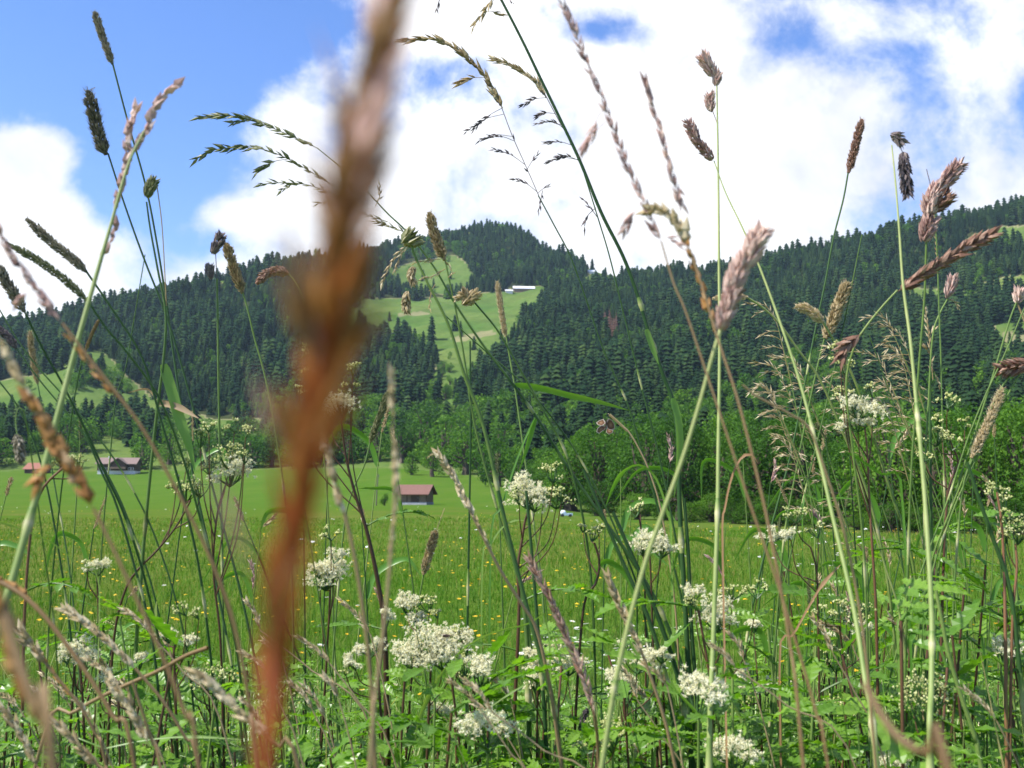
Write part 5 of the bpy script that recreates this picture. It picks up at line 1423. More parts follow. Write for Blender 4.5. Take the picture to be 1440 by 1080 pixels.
# the broken dry stalk
stalk('dry_stalk', 'broken brown stalk lying at a slant in the lower left meadow', [(292, 911), (262, 922), (226, 942), (190, 958), (150, 976), (104, 1002), (60, 1040)], (0.62, 0.66), (6, 4), (0.5, 0.8), [], stem='brown_stem', cat='dry stalk')
stalk('dry_stalk', 'short dry stick poking up right of the butterfly', [(862, 588), (874, 599), (884, 607), (898, 630), (912, 660), (930, 720), (950, 860), (960, 1080)], (1.12, 1.1), (2, 3), (0.9, 0.5), [(PA, [(857, 583), (868, 593), (882, 606)], 5, 'tan_head', {'n': 3, 'axis': 4, 'tone': 0.9})], stem='brown_stem', cat='dry stalk')

# thin green stems without heads, and stems crossing the view
plain = [([(590, 230), (600, 420), (620, 560), (655, 700)], 0), ]
k = 0
for (lab, path, w, tn, d) in [
        ('thin dark stem rising straight up the middle of the meadow', [(661, 480), (662, 600), (660, 720), (657, 900), (655, 1080)], 4, 0.12, 1.15),
        ('dark green stem crossing the left hill down to the right', [(-10, 420), (40, 500), (110, 580), (170, 660), (220, 760), (260, 900), (280, 1080)], 3.4, 0.28, 1.0),
        ('dark green stem crossing low before the orange roofed house', [(-14, 520), (30, 580), (60, 660), (80, 760), (100, 900), (115, 1080)], 4, 0.18, 1.0),
        ('thin straight stem with a small knob before the farmhouse', [(204, 358), (190, 440), (176, 520), (163, 560), (155, 640), (147, 720), (138, 860), (130, 1080)], 2.6, 0.35, 1.1),
        ('pair of dark blades meeting left of the big white blossom, right one', [(862, 720), (884, 770), (906, 820), (930, 880), (955, 960), (975, 1080)], 9, 0.14, 1.05),
        ('pair of dark blades meeting left of the big white blossom, left one', [(820, 660), (850, 730), (880, 800), (912, 870), (938, 960), (955, 1080)], 8, 0.2, 1.0),
        ('thick dark stem at the bottom centre beside the pink brown plume', [(740, 690), (748, 780), (756, 880), (764, 980), (770, 1080)], 7, 0.16, 1.0),
        ('bluish green stem at the bottom centre right of the diagonal blade', [(700, 690), (722, 780), (748, 880), (776, 980), (790, 1080)], 9, 0.3, 0.85),
        ('green stem slanting left through the pale plumes at right', [(1212, 330), (1190, 440), (1164, 560), (1140, 660), (1116, 760), (1090, 900), (1080, 1080)], 3.2, 0.4, 1.1),
        ('green stem slanting up right behind the pale cocksfoot at right', [(1442, 430), (1412, 500), (1384, 560), (1360, 620), (1334, 700), (1290, 820), (1250, 960), (1230, 1080)], 3.4, 0.5, 1.0),
        ('second green stem slanting up right at the right edge, lower than its neighbour', [(1450, 500), (1420, 550), (1392, 606), (1362, 668), (1336, 730), (1306, 830), (1280, 1080)], 3.4, 0.5, 1.0),
        ('broad bluish blade standing at the far right by the pale buds', [(1360, 650), (1376, 700), (1394, 750), (1420, 830), (1436, 960)], 9, 0.25, 0.9),
        ('pale straight stem slanting down beneath the right hand blossoms', [(1200, 640), (1224, 730), (1246, 800), (1268, 880), (1280, 1080)], 4, 0.75, 1.05),
        ('pale green stem close behind the thick cocksfoot stem at lower right', [(1316, 830), (1326, 880), (1334, 920), (1352, 980), (1372, 1040), (1380, 1080)], 9, 0.62, 0.75),
        ('fine stem right of the fluffy pale head', [(1222, 470), (1240, 520), (1262, 590), (1288, 700), (1310, 860), (1320, 1080)], 2.4, 0.35, 1.2),
        ('dark stem left of the thick pale cocksfoot at bottom right of centre', [(962, 700), (968, 780), (972, 880), (980, 980), (986, 1080)], 8, 0.15, 1.1),
        ('yellowish thick stem near the left bottom', [(168, 870), (178, 930), (186, 1000), (190, 1080)], 5, 0.55, 0.9),
        ('dark stem crossing the farmhouse field down to the right', [(120, 608), (142, 662), (163, 708), (190, 800), (214, 900), (232, 1080)], 5, 0.15, 0.95),
        ('long green stem crossing behind the white cluster in the middle', [(622, 440), (690, 500), (744, 548), (800, 620), (840, 690), (872, 760), (905, 860), (930, 1080)], 3.4, 0.3, 1.2)]:
    stalk('grass_stalk', lab, path, (d, d), (w * 0.55, w), (tn, tn))


def crowd():
    """the many slight stems and plumes that nothing in the photograph tells apart"""
    r = np.random.default_rng(77)
    for k in range(15):
        x0, y0 = r.uniform(1060, 1290), r.uniform(420, 680)
        d = r.uniform(1.0, 1.5)
        lean = r.uniform(0.1, 0.5)
        path = [(x0 + 14, y0 + 30), (x0 + 22 + lean * 60, y0 + 110), (x0 + 30 + lean * 170, y0 + 280), (x0 + 36 + lean * 260, 1080)]
        axis = [(x0 - r.uniform(10, 34), y0 + r.uniform(-6, 10)), (x0 - 6, y0), (x0 + 6, y0 + 12), (x0 + 14, y0 + 31)]
        low = [(x0 + 14, y0 + 30), (x0 + 18 + lean * 30, y0 + 72), (x0 + 22 + lean * 60, y0 + 112)]
        stalk('meadow_grass', 'fine pale grass plume among the crowded stems before the right hand trees', path, (d, d), (1.2, 2.4), (0.6, 0.45),
              [(PA, axis, 12, 'tan_head', {'wid': 0.15, 'n': 15, 'tone': 0.8, 'br': [(0.6, -18, 2, 5)], 'axis': 0.9}), (PA, low, 11, 'tan_head', {'wid': 0.15, 'n': 4, 'tone': 0.78, 'axis': 0.9, 'br': [(0.1, -24, 4, 6), (0.25, -16, -6, 5), (0.4, -26, -2, 6), (0.6, -20, -8, 5), (0.75, 12, 10, 4), (0.9, -22, -6, 5)]})], group='pale plumes before the right hand trees', sides=4)
    for k in range(70):
        x0 = r.uniform(-20, 1460) if k < 40 else r.uniform(1000, 1450)
        y0 = r.uniform(600, 880)
        d = r.uniform(1.0, 1.8)
        dx = r.normal() * 70
        path = [(x0, y0), (x0 + dx * 0.25, y0 + (1080 - y0) * 0.35), (x0 + dx * 0.7, 1080)]
        h = r.uniform(16, 46)
        tip = (x0 - dx * 0.1 - r.normal() * 8, y0 - h)
        kind = k % 3
        hd = [(SP, [tip, (x0, y0 + 2)], r.uniform(4, 7), 'tan_head' if k % 2 else 'green_head', {'tone': 0.5, 'n': 110})] if kind == 0 else [(PA, [tip, ((tip[0] + x0) / 2 + 3, (tip[1] + y0) / 2), (x0, y0 + 2)], 10, 'tan_head' if k % 2 else 'pink_head', {'n': 18, 'tone': 0.6})] if kind == 1 else []
        lab = ['thin green stem with a small spike in the crowd of meadow grasses', 'thin stem with a sparse small plume in the crowd of meadow grasses', 'thin bare stem in the crowd of meadow grasses'][kind]
        bl = []
        if k % 2:
            s = r.choice([-1, 1])
            yb = y0 + r.uniform(40, 120)
            xb = float(np.interp(yb, [p[1] for p in path], [p[0] for p in path]))
            bl = [([(xb, yb), (xb + s * 14, yb - 36), (xb + s * r.uniform(30, 60), yb - r.uniform(30, 60)), (xb + s * r.uniform(60, 100), yb - r.uniform(-20, 40))], r.uniform(5, 9), 'blade_green', (0.5, 0.65))]
        stalk('meadow_grass', lab, path, (d, d), (1.4, r.uniform(2.5, 4.5)), (r.uniform(0.1, 0.7),) * 2, hd, bl, group=['small spikes in the crowd', 'small plumes in the crowd', 'bare stems in the crowd'][kind], sides=5)

    for k in range(34):
        x0 = r.uniform(0, 480) if k < 20 else r.uniform(480, 1440)
        y0 = r.uniform(880, 1030)
        d = r.uniform(0.6, 1.1)
        dx = abs(r.normal()) * 60 + 20
        path = [(x0, y0), (x0 + dx * 0.4, y0 + 50), (x0 + dx, y0 + 150)]
        tip = (x0 - r.uniform(16, 44), y0 - r.uniform(24, 52))
        stalk('rye_grass', 'straw coloured stalk with a small dry head low in the tangle of the meadow', path, (d, d), (2, 3), (0.85, 0.7),
              [(PA, [tip, ((tip[0] + x0) / 2 + 3, (tip[1] + y0) / 2 - 2), (x0, y0)], 13, 'tan_head', {'n': 22, 'tone': 0.65, 'wid': 0.26})], stem='brown_stem', group='straw stalks low in the tangle', sides=5)


crowd()

# ------------------------------------------------------------------ meadowsweet and leafy shoots
def leaflet(mb, base, dr, nrm, L, W, tone, r):
    """a toothed leaflet, corrugated along its side veins"""
    n = 11
    t = np.linspace(0, 1, n)
    half = W * 0.5 * np.clip(np.sin(math.pi * np.clip(t, 0.02, 0.985) ** 0.75), 0.03, 1) ** 0.8
    half = half * (1 + 0.16 * np.where(np.arange(n) % 2, 1, -1) * (t > 0.1))
    dr = unit(dr)
    side = unit(np.cross(dr, nrm))
    up = np.cross(side, dr)
    droop = r.uniform(0.05, 0.35)
    mid = base + dr * (L * t)[:, None] - up * (L * droop * t**2)[:, None]
    ple = W * 0.06 * np.where(np.arange(n) % 2, 1, -1)
    vee = W * 0.10
    v = np.stack([mid - side * half[:, None] + up * (vee + ple)[:, None], mid, mid + side * half[:, None] + up * (vee + ple)[:, None]], 1)
    i = np.arange(n - 1)[:, None] * 3
    j = np.arange(2)[None]
    q = np.stack([i + j, i + j + 1, i + j + 4, i + j + 3], -1)
    mb.add(v, quads=q, tone=np.clip(np.repeat(tone + r.normal() * 0.07, n * 3), 0, 1))


def pinnate(mb, base, out, L, tone, r, pairs=3):
    """a pinnate leaf: rachis, paired leaflets and a three-lobed end"""
    out = unit(np.asarray(out, float))
    sd_ = unit(np.cross(out, [0, 0, 1.0]) + 1e-6)
    up = np.cross(sd_, out)
    sag = r.uniform(0.1, 0.45)
    t = np.linspace(0, 1, 9)
    P = base + out * (L * t)[:, None] - np.array([0, 0, 1.0]) * (L * sag * t**2)[:, None]
    tube(mb, P, np.linspace(0.0011, 0.0006, 9), 4, tone=0.45)
    for k in range(pairs):
        f = 0.35 + 0.42 * k / max(pairs - 1, 1)
        i = int(f * 8)
        ll = L * (0.24 + 0.16 * f) * r.uniform(0.85, 1.15)
        dr = unit(P[i + 1] - P[i])
        for s in (-1, 1):
            leaflet(mb, P[i], dr * 0.55 + sd_ * s * 0.85 + up * r.uniform(-0.1, 0.25), up + sd_ * s * r.uniform(-0.25, 0.1) + r.normal(size=3) * 0.15, ll, ll * 0.40, tone, r)
    dr = unit(P[-1] - P[-2])
    for s, q in ((-0.75, 0.8), (0, 1.0), (0.75, 0.8)):
        ll = L * 0.40 * q * r.uniform(0.9, 1.15)
        leaflet(mb, P[-1], dr + sd_ * s, up + r.normal(size=3) * 0.12, ll, ll * 0.42, tone, r)


def blossom(mb, rx, ry, kind, n_sub, s, seed, base_drop=1.3):
    """a frothy meadowsweet head round the origin: sub-umbels of stamen-fringed florets, or of round buds; s = metres per pixel"""
    r = np.random.default_rng(seed)
    rx, ry = rx * s, ry * s
    foot = np.array([0, 0, -ry * base_drop])
    for k in range(n_sub):
        a = r.uniform(0, 2 * math.pi)
        q = math.sqrt(r.uniform(0.02, 1))
        c = np.array([rx * q * math.cos(a), rx * 0.7 * q * math.sin(a), ry * (0.75 * (1 - q * q) + r.uniform(-0.75, 0.5))])
        mid = foot * 0.5 + c * np.array([0.65, 0.65, 0.15])
        tube(mb, smooth_path([foot, mid, c], 6), np.linspace(1.0, 0.5, 6) * s, 4, tone=0.25, mat=1)
        if kind == 'flower':
            m = r.integers(13, 22)
            fl = c + r.normal(size=(m, 3)) * np.array([1.1, 1, 0.8]) * min(rx, ry * 1.4) * 0.26
            g = 9
            d = unit(r.normal(size=(m, g, 3)) + np.array([0, -0.15, 0.55]))
            spikelets(mb, np.repeat(fl, g, 0), d.reshape(-1, 3), 4.2 * s * r.uniform(0.7, 1.2, m * g), 0.8 * s, tone=np.clip(0.72 + r.normal(size=m * g) * 0.2, 0, 1))
            pd = unit(r.normal(size=(m, 3, 3)) + np.array([0, -0.2, 0.3]))
            spikelets(mb, np.repeat(fl, 3, 0), pd.reshape(-1, 3), 2.6 * s, 2.2 * s, tone=np.clip(0.75 + r.normal(size=m * 3) * 0.2, 0, 1))
        else:
            m = r.integers(7, 13)
            fl = c + r.normal(size=(m, 3)) * np.array([1.2, 1.0, 0.7]) * min(rx, ry) * 0.24
            w = 3.6 * s * r.uniform(0.6, 1.2, m)
            spikelets(mb, fl - np.array([0, 0, 1]) * (w / 2)[:, None], np.array([0, 0, 1.0]) + r.normal(size=(m, 3)) * 0.3, w * 1.1, w, tone=np.clip(0.5 + r.normal(size=m) * 0.22, 0, 1), mat=2, flat=1.0)
            for p in fl[::2]:
                tube(mb, [c - np.array([0, 0, ry * 0.2]), p], 0.4 * s, 3, tone=0.3, mat=1)


BM = None


def meadowsweet(label, path, d, clusters, w=(2.5, 5), leaves=5, leaf_l=0.10, stem_tone=(0.5, 0.4), mat='red_stem', seed=0, leaf_from=0.35, tone=0.55):
    d0, d1 = d if isinstance(d, tuple) else (d, d)
    P = to_ground(w3(path, d0, d1), 0.15)
    Q = smooth_path(P, 40)
    base = Q[-1]
    t = thing('meadowsweet', label, 'wild flower', tuple(base))
    f = np.linspace(0, 1, 40)
    m = MB()
    tube(m, Q - base, np.interp(f, [0, 0.5, 1], [w[0], w[1], w[1]]) * 0.8 * d0 / F / 2, 6, tone=np.interp(f, [0, 1], stem_tone))
    s = d0 / F
    r = np.random.default_rng(seed + 11)
    for k, (cx, cy, rx, ry, kind) in enumerate(clusters):
        dd = d0 * (1 + 0.02 * r.uniform(-1, 1))
        c = at(cx, cy, dd)
        foot = c - np.array([0, 0, ry * s * 1.2])
        b = Q[0] if k == 0 and math.hypot(cx - path[0][0], cy - path[0][1]) < rx * 3 else Q[min(int(2 + 1.3 * k), 9)]
        bend = (b + foot) / 2 + np.array([(foot - b)[0] * 0.25, 0, -abs((foot - b)[0]) * 0.15])
        tube(m, smooth_path([foot, bend, b], 10) - base, np.linspace(0.7, 1.2, 10) * s * 0.9, 5, tone=0.55)
        h = MB()
        ns = int(np.clip(rx * ry / 26 if kind == 'flower' else rx * ry / 32, 4, 26))
        blossom(h, rx, ry, kind, ns, s, seed * 7 + k)
        h.build('blossom' if kind == 'flower' else 'bud_cluster', [MATS['cream_flower'], MATS['grass_stem'], MATS['green_bud']], t, loc=tuple(c - base))
    m.build('stem', MATS[mat], t, smooth=True)
    if leaves:
        lf = MB()
        for k in range(leaves):
            g = leaf_from + (0.95 - leaf_from) * (k + r.uniform(0, 0.5)) / leaves
            g *= len(path) / len(P) if len(path) / len(P) > 0.6 else 0.8
            i = int(np.clip(g * 39, 0, 38))
            a = k * 2.4 + r.uniform(-0.5, 0.5)
            pinnate(lf, Q[i] - base, (math.cos(a), math.sin(a) * 0.7, r.uniform(0.15, 0.7)), leaf_l * r.uniform(0.8, 1.25), tone, r)
        lf.build('foliage', MATS['herb_leaf'], t, smooth=False)
    return t


FL, BD = 'flower', 'bud'
M_ = meadowsweet
M_('meadowsweet with a flat cream blossom half behind the dock stalk, buds above it', [(480, 590), (486, 640), (498, 690), (514, 740), (530, 810), (541, 890), (545, 1080)], 1.15, [(484, 568, 24, 14, FL), (466, 578, 14, 9, FL), (496, 516, 14, 9, BD), (424, 492, 16, 9, BD), (436, 524, 14, 8, BD), (420, 547, 14, 7, BD), (492, 545, 16, 8, BD)], (3, 10), 4, 0.08, (0.2, 0.35), seed=1, leaf_from=0.3)
M_('meadowsweet with green bud clusters and a white half opened head above the left field', [(318, 680), (300, 720), (270, 700), (282, 742), (300, 800), (310, 900), (315, 1080)][:1] + [(306, 720), (300, 800), (310, 900), (315, 1080)], 1.0, [(324, 664, 24, 16, FL), (322, 640, 24, 16, BD), (296, 656, 18, 10, BD), (282, 614, 15, 12, BD), (294, 598, 10, 7, BD), (330, 596, 14, 9, BD), (346, 602, 12, 10, BD), (344, 642, 12, 8, BD)], (3, 5), 3, 0.07, seed=2, leaf_from=0.5)
M_('meadowsweet with dense green buds low on the left of its white neighbour', [(268, 704), (248, 740), (220, 775), (195, 800), (176, 830), (160, 900), (150, 1080)], 1.0, [(262, 690, 22, 14, BD), (282, 680, 20, 15, BD), (248, 678, 12, 9, BD), (262, 652, 10, 7, BD)], (3, 5), 3, 0.07, seed=3, leaf_from=0.5)
M_('small sprig of cream buds on a pink stem in front of the farmhouse', [(98, 650), (84, 662), (62, 684), (48, 720), (40, 780), (34, 880), (30, 1080)], 0.95, [(98, 645, 12, 7, BD), (112, 650, 8, 10, BD)], (4, 6), 4, 0.07, (0.8, 0.4), seed=4, leaf_from=0.4)
M_('meadowsweet with a round cream blossom and curved red twig in the middle of the view', [(744, 716), (738, 734), (734, 760), (728, 800), (730, 850), (726, 950), (720, 1080)], 1.05, [(740, 692, 24, 18, FL), (752, 704, 18, 12, FL), (730, 694, 14, 12, BD), (778, 664, 18, 12, BD), (782, 700, 22, 12, BD), (790, 692, 10, 9, BD), (764, 692, 12, 8, BD)], (4, 7), 5, 0.09, (0.55, 0.45), seed=5, leaf_from=0.3)
M_('meadowsweet with one big white tuft standing at the edge of the tall trees', [(914, 782), (916, 830), (918, 900), (925, 1080)], 1.05, [(904, 764, 20, 14, FL), (930, 768, 18, 13, FL)], (3, 5), 3, 0.08, (0.3, 0.3), seed=6, leaf_from=0.5)
M_('sprig of pale buds just above the big white tuft', [(898, 724), (902, 750), (906, 800), (908, 900), (908, 1080)], 1.2, [(894, 717, 13, 8, BD), (900, 708, 6, 9, BD)], (2.5, 4), 2, 0.06, seed=7, leaf_from=0.6)
M_('meadowsweet with a spread of white blossoms right of the foot of the dock stalk', [(464, 830), (462, 880), (458, 950), (450, 1080)], 1.1, [(458, 812, 26, 14, FL), (474, 800, 18, 11, FL), (470, 780, 12, 9, FL), (466, 748, 12, 9, BD), (450, 802, 12, 10, FL)], (3, 5), 4, 0.09, seed=8)
M_('meadowsweet with the largest foaming white blossom in the lower middle', [(606, 940), (604, 980), (600, 1080)], 0.98, [(608, 904, 36, 22, FL), (580, 922, 26, 16, FL), (622, 920, 24, 16, FL), (640, 896, 20, 12, FL), (650, 890, 14, 8, BD)], (4, 6), 4, 0.10, seed=9)
M_('meadowsweet with small cream tufts above the largest white blossom', [(586, 890), (580, 940), (570, 1080)], 1.12, [(574, 850, 18, 12, FL), (592, 870, 14, 9, FL), (604, 848, 22, 11, BD), (616, 860, 14, 7, BD), (586, 842, 16, 8, BD)], (3, 5), 4, 0.09, seed=10)
M_('cream blossom low at the left among serrated leaves', [(112, 930), (116, 980), (120, 1080)], 0.95, [(106, 912, 20, 13, FL), (122, 926, 18, 12, FL), (96, 922, 12, 9, FL)], (4, 6), 5, 0.10, seed=11)
M_('white blossom left of centre bottom beside the square cut blade', [(244, 910), (246, 960), (250, 1080)], 0.95, [(238, 890, 14, 11, FL), (262, 900, 12, 9, FL), (262, 854, 16, 9, BD), (280, 860, 12, 8, BD)], (4, 6), 5, 0.10, seed=12)
M_('small flat cream blossom on the left over the meadow', [(136, 806), (138, 850), (140, 930), (142, 1080)], 1.05, [(138, 798, 20, 9, FL), (122, 792, 9, 7, BD)], (3, 5), 3, 0.08, seed=13)
M_('meadowsweet with a big round cream blossom in front of the thin pale stem at right', [(1006, 890), (1004, 940), (1000, 1080)], 0.98, [(1008, 864, 24, 19, FL), (984, 846, 20, 11, BD), (1030, 832, 26, 9, BD), (976, 834, 16, 8, FL), (1064, 826, 14, 12, BD)], (4, 6), 5, 0.10, seed=14)
M_('meadowsweet with two cream tufts under the long green stems right of centre', [(880, 970), (876, 1010), (870, 1080)], 1.0, [(872, 958, 18, 14, FL), (896, 930, 26, 13, FL), (930, 922, 18, 8, FL), (884, 962, 14, 11, FL)], (4, 6), 4, 0.10, seed=15)
M_('meadowsweet half hidden behind the pink brown plume at bottom centre', [(770, 975), (766, 1020), (760, 1080)], 1.05, [(776, 920, 24, 14, FL), (756, 950, 16, 22, FL), (800, 934, 18, 12, FL), (744, 916, 10, 7, FL)], (4, 6), 4, 0.10, seed=16)
M_('open spray of greenish buds at right centre on a dark curved stalk', [(836, 764), (843, 790), (838, 820), (824, 840), (818, 880), (812, 960), (806, 1080)], 1.05, [(832, 750, 14, 9, BD), (842, 740, 10, 7, BD), (820, 742, 8, 5, BD)], (4, 5), 4, 0.08, (0.15, 0.2), seed=17, leaf_from=0.5)
M_('meadowsweet with pale creamy branches high among the grass plumes at right', [(1216, 600), (1220, 640), (1222, 690), (1226, 760), (1232, 860), (1236, 1080)], 1.05, [(1206, 574, 30, 12, FL), (1190, 552, 22, 9, BD), (1226, 546, 18, 9, BD), (1206, 596, 26, 9, FL), (1186, 510, 18, 12, BD), (1180, 484, 12, 8, BD)], (3, 6), 5, 0.10, (0.75, 0.4), seed=18, leaf_from=0.35)
M_('meadowsweet with green buds on a bent red stalk before the leafy trees at the right', [(1332, 608), (1340, 630), (1348, 650), (1336, 680), (1330, 730), (1326, 820), (1320, 1080)], 1.05, [(1332, 562, 16, 10, BD), (1316, 612, 22, 12, BD), (1338, 622, 14, 9, BD), (1356, 592, 7, 10, BD), (1300, 640, 12, 7, BD), (1322, 590, 12, 7, BD)], (3, 6), 4, 0.09, (0.6, 0.5), seed=19, leaf_from=0.5)
M_('drooping pale green bud head at the right edge, higher one', [(1402, 692), (1408, 730), (1412, 800), (1414, 900), (1416, 1080)], 0.9, [(1398, 690, 20, 12, BD), (1410, 708, 10, 12, BD)], (4, 8), 4, 0.10, (0.9, 0.7), seed=20, leaf_from=0.45)
M_('pale green bud head at the right edge, lower and larger one', [(1428, 765), (1430, 800), (1424, 870), (1420, 1080)], 0.9, [(1430, 742, 20, 18, BD), (1416, 752, 12, 10, BD)], (4, 7), 5, 0.10, (0.85, 0.6), seed=21)
M_('open bud spray right of the thin pale cocksfoot over the meadow', [(1140, 770), (1148, 800), (1150, 860), (1152, 960), (1154, 1080)], 1.0, [(1120, 722, 22, 11, BD), (1150, 744, 18, 10, BD), (1086, 752, 20, 8, FL), (1112, 752, 14, 6, FL)], (3, 5), 4, 0.09, (0.4, 0.3), seed=22, leaf_from=0.4)
M_('scattered pale bud clusters in the lower right meadow beneath the brown bent blade', [(1180, 880), (1186, 930), (1190, 1080)], 1.0, [(1160, 858, 18, 10, BD), (1204, 862, 24, 16, BD), (1182, 852, 12, 9, BD), (1214, 884, 14, 10, FL)], (3, 5), 5, 0.09, seed=23)
M_('dense pale yellow bud head low at the right', [(1306, 1010), (1304, 1080), (1300, 1120)], 0.8, [(1296, 984, 26, 30, BD), (1320, 972, 18, 18, BD), (1280, 966, 14, 14, BD)], (4, 6), 4, 0.10, seed=24)
M_('small cream tuft at the right of the brown plume, low in the meadow', [(1068, 960), (1070, 1000), (1072, 1080)], 1.05, [(1078, 966, 14, 9, FL), (1046, 960, 9, 20, FL), (1060, 880, 10, 8, FL)], (3, 5), 4, 0.09, seed=25)
M_('yellowish bud spray along the bottom right of centre', [(836, 1050), (832, 1080), (830, 1120)], 0.85, [(850, 1022, 18, 16, BD), (826, 1048, 24, 9, BD), (866, 1036, 12, 8, BD)], (3, 5), 4, 0.10, seed=26)
M_('flat pale bud spray below the largest white blossom', [(664, 960), (668, 1000), (676, 1080)], 1.0, [(652, 952, 20, 8, BD), (668, 946, 10, 6, BD), (620, 994, 14, 10, FL)], (3, 5), 4, 0.10, seed=27)
M_('cream tuft with dark stem left of the largest white blossom', [(530, 920), (534, 980), (540, 1080)], 1.02, [(522, 910, 20, 11, FL), (540, 872, 10, 12, FL), (500, 930, 12, 9, FL), (486, 940, 10, 7, BD)], (4, 6), 5, 0.10, seed=28)
M_('pale flower sprig at the far lower left corner above the dry plumes', [(180, 980), (184, 1020), (188, 1080)], 0.95, [(150, 950, 14, 8, FL), (140, 970, 12, 8, BD), (196, 930, 12, 10, FL)], (3, 5), 5, 0.10, seed=29)
M_('cream tuft behind the square cut blade and the broken stalk', [(292, 960), (296, 1010), (300, 1080)], 1.0, [(290, 962, 14, 8, FL), (270, 946, 12, 10, FL), (284, 956, 9, 7, FL)], (3, 5), 4, 0.10, seed=30)


def shoots():
    """leafy shoots that fill the foot of the meadow: a few kinds, copied"""
    protos = []
    for i in range(6):
        r = np.random.default_rng(600 + i)
        H = 0.75
        k, lf = MB(), MB()
        P = smooth_path([(0, 0, 0), (r.normal() * .02, r.normal() * .02, H * 0.5), (r.normal() * .04, r.normal() * .04, H)], 12)
        tube(k, P, np.linspace(0.0022, 0.0010, 12), 6, tone=np.linspace(0.3, 0.6, 12))
        n = 20
        for q in range(n):
            f = 0.2 + 0.8 * q / (n - 1)
            a = q * 2.4 + r.uniform(-.4, .4)
            pinnate(lf, P[int(f * 11)], (math.cos(a), math.sin(a), r.uniform(0.1, 0.5) + 1.2 * max(0, f - 0.75)), r.uniform(0.075, 0.125) * (1.15 - 0.5 * f), 0.5 + 0.25 * (f - 0.5), r, 3 if i % 3 else 2)
        parts = [('stem', k.mesh('stem', MATS['red_stem'] if i % 3 == 1 else MATS['grass_stem'], True)), ('foliage', lf.mesh('foliage', MATS['herb_leaf']))]
        if i in (2, 5):
            h = MB()
            blossom(h, 24, 14, FL if i == 2 else BD, 9, 0.0008, 700 + i)
            parts.append(('blossom' if i == 2 else 'bud_cluster', h.mesh('blossom', [MATS['cream_flower'], MATS['grass_stem'], MATS['green_bud']])))
        protos.append((parts, P[-1], H))
    # a narrow leaved kind: willowherb-like, plain lance leaves
    for i in range(3):
        r = np.random.default_rng(650 + i)
        H = 0.8
        k, lf = MB(), MB()
        P = smooth_path([(0, 0, 0), (r.normal() * .015, r.normal() * .015, H * 0.5), (r.normal() * .03, r.normal() * .03, H)], 12)
        tube(k, P, np.linspace(0.0024, 0.0010, 12), 6, tone=np.linspace(0.2, 0.5, 12))
        for q in range(22):
            f = 0.2 + 0.8 * q / 21
            a = q * 1.57 + r.uniform(-.3, .3)
            L = r.uniform(0.05, 0.085) * (1.2 - 0.5 * f)
            leaflet(lf, P[int(f * 11)], (math.cos(a), math.sin(a), r.uniform(0.3, 0.9)), np.array([0, 0, 1.0]) + r.normal(size=3) * 0.2, L, L * 0.3, 0.55, r)
        protos.append(([('stem', k.mesh('stem', MATS['red_stem'], True)), ('foliage', lf.mesh('foliage', MATS['herb_leaf']))], P[-1], H))
    first = {}
    n = 0
    lab = {0: 'leafy green meadowsweet shoot without flowers in the tangle at the foot of the meadow', 1: 'leafy shoot with narrow lance shaped leaves in the tangle at the foot of the meadow',
           2: 'leafy meadowsweet shoot topped by a small cream tuft in the tangle of the meadow', 3: 'leafy meadowsweet shoot topped by small green buds in the tangle of the meadow'}
    grp = {0: 'flowerless meadowsweet shoots', 1: 'narrow leaved shoots', 2: 'shoots with cream tufts', 3: 'shoots with green buds'}
    cat = {0: 'wild plant', 1: 'wild plant', 2: 'wild flower', 3: 'wild flower'}
    r = np.random.default_rng(5)
    for j in range(400):
        px = r.uniform(-80, 1520)
        d = r.uniform(0.85, 2.7) if j % 3 else r.uniform(0.8, 1.3)
        lo = np.interp(px, [0, 200, 420, 700, 1000, 1100, 1440], [900, 900, 940, 960, 930, 850, 770])
        row = (r.uniform(lo, 1075) if j % 2 else r.uniform(960, 1075)) if j % 4 else r.uniform(lo - 40, lo + 60)
        q = at(px, row, d)
        g = float(height(q[0], q[1]))
        h = q[2] - g
        if h < 0.25:
            continue
        i = int(r.integers(0, len(protos)))
        if i in (2, 5) and r.random() < 0.35:
            i = 6 + j % 3
        parts, top, H = protos[i]
        s = h / H
        kind = 1 if i >= 6 else (2 if i == 2 else 3 if i == 5 else 0)
        loc = (q[0], q[1], g - 0.01)
        rz = r.uniform(0, 6.28)
        if i not in first:
            t = thing('meadow_shoot', lab[kind], cat[kind], loc, rz, grp[kind])
            t.scale = (s, s, s)
            for nm, me in parts:
                c = bpy.data.objects.new(nm, me)
                COL.objects.link(c)
                c.parent = t
                if nm in ('blossom', 'bud_cluster'):
                    c.location = tuple(top + np.array([0, 0, 0.012]))
            first[i] = t
        else:
            dup(first[i], loc, rz, s, lab[kind], grp[kind], tilt=(r.normal() * 0.09, r.normal() * 0.09))
        n += 1
    print('shoots', n)


shoots()

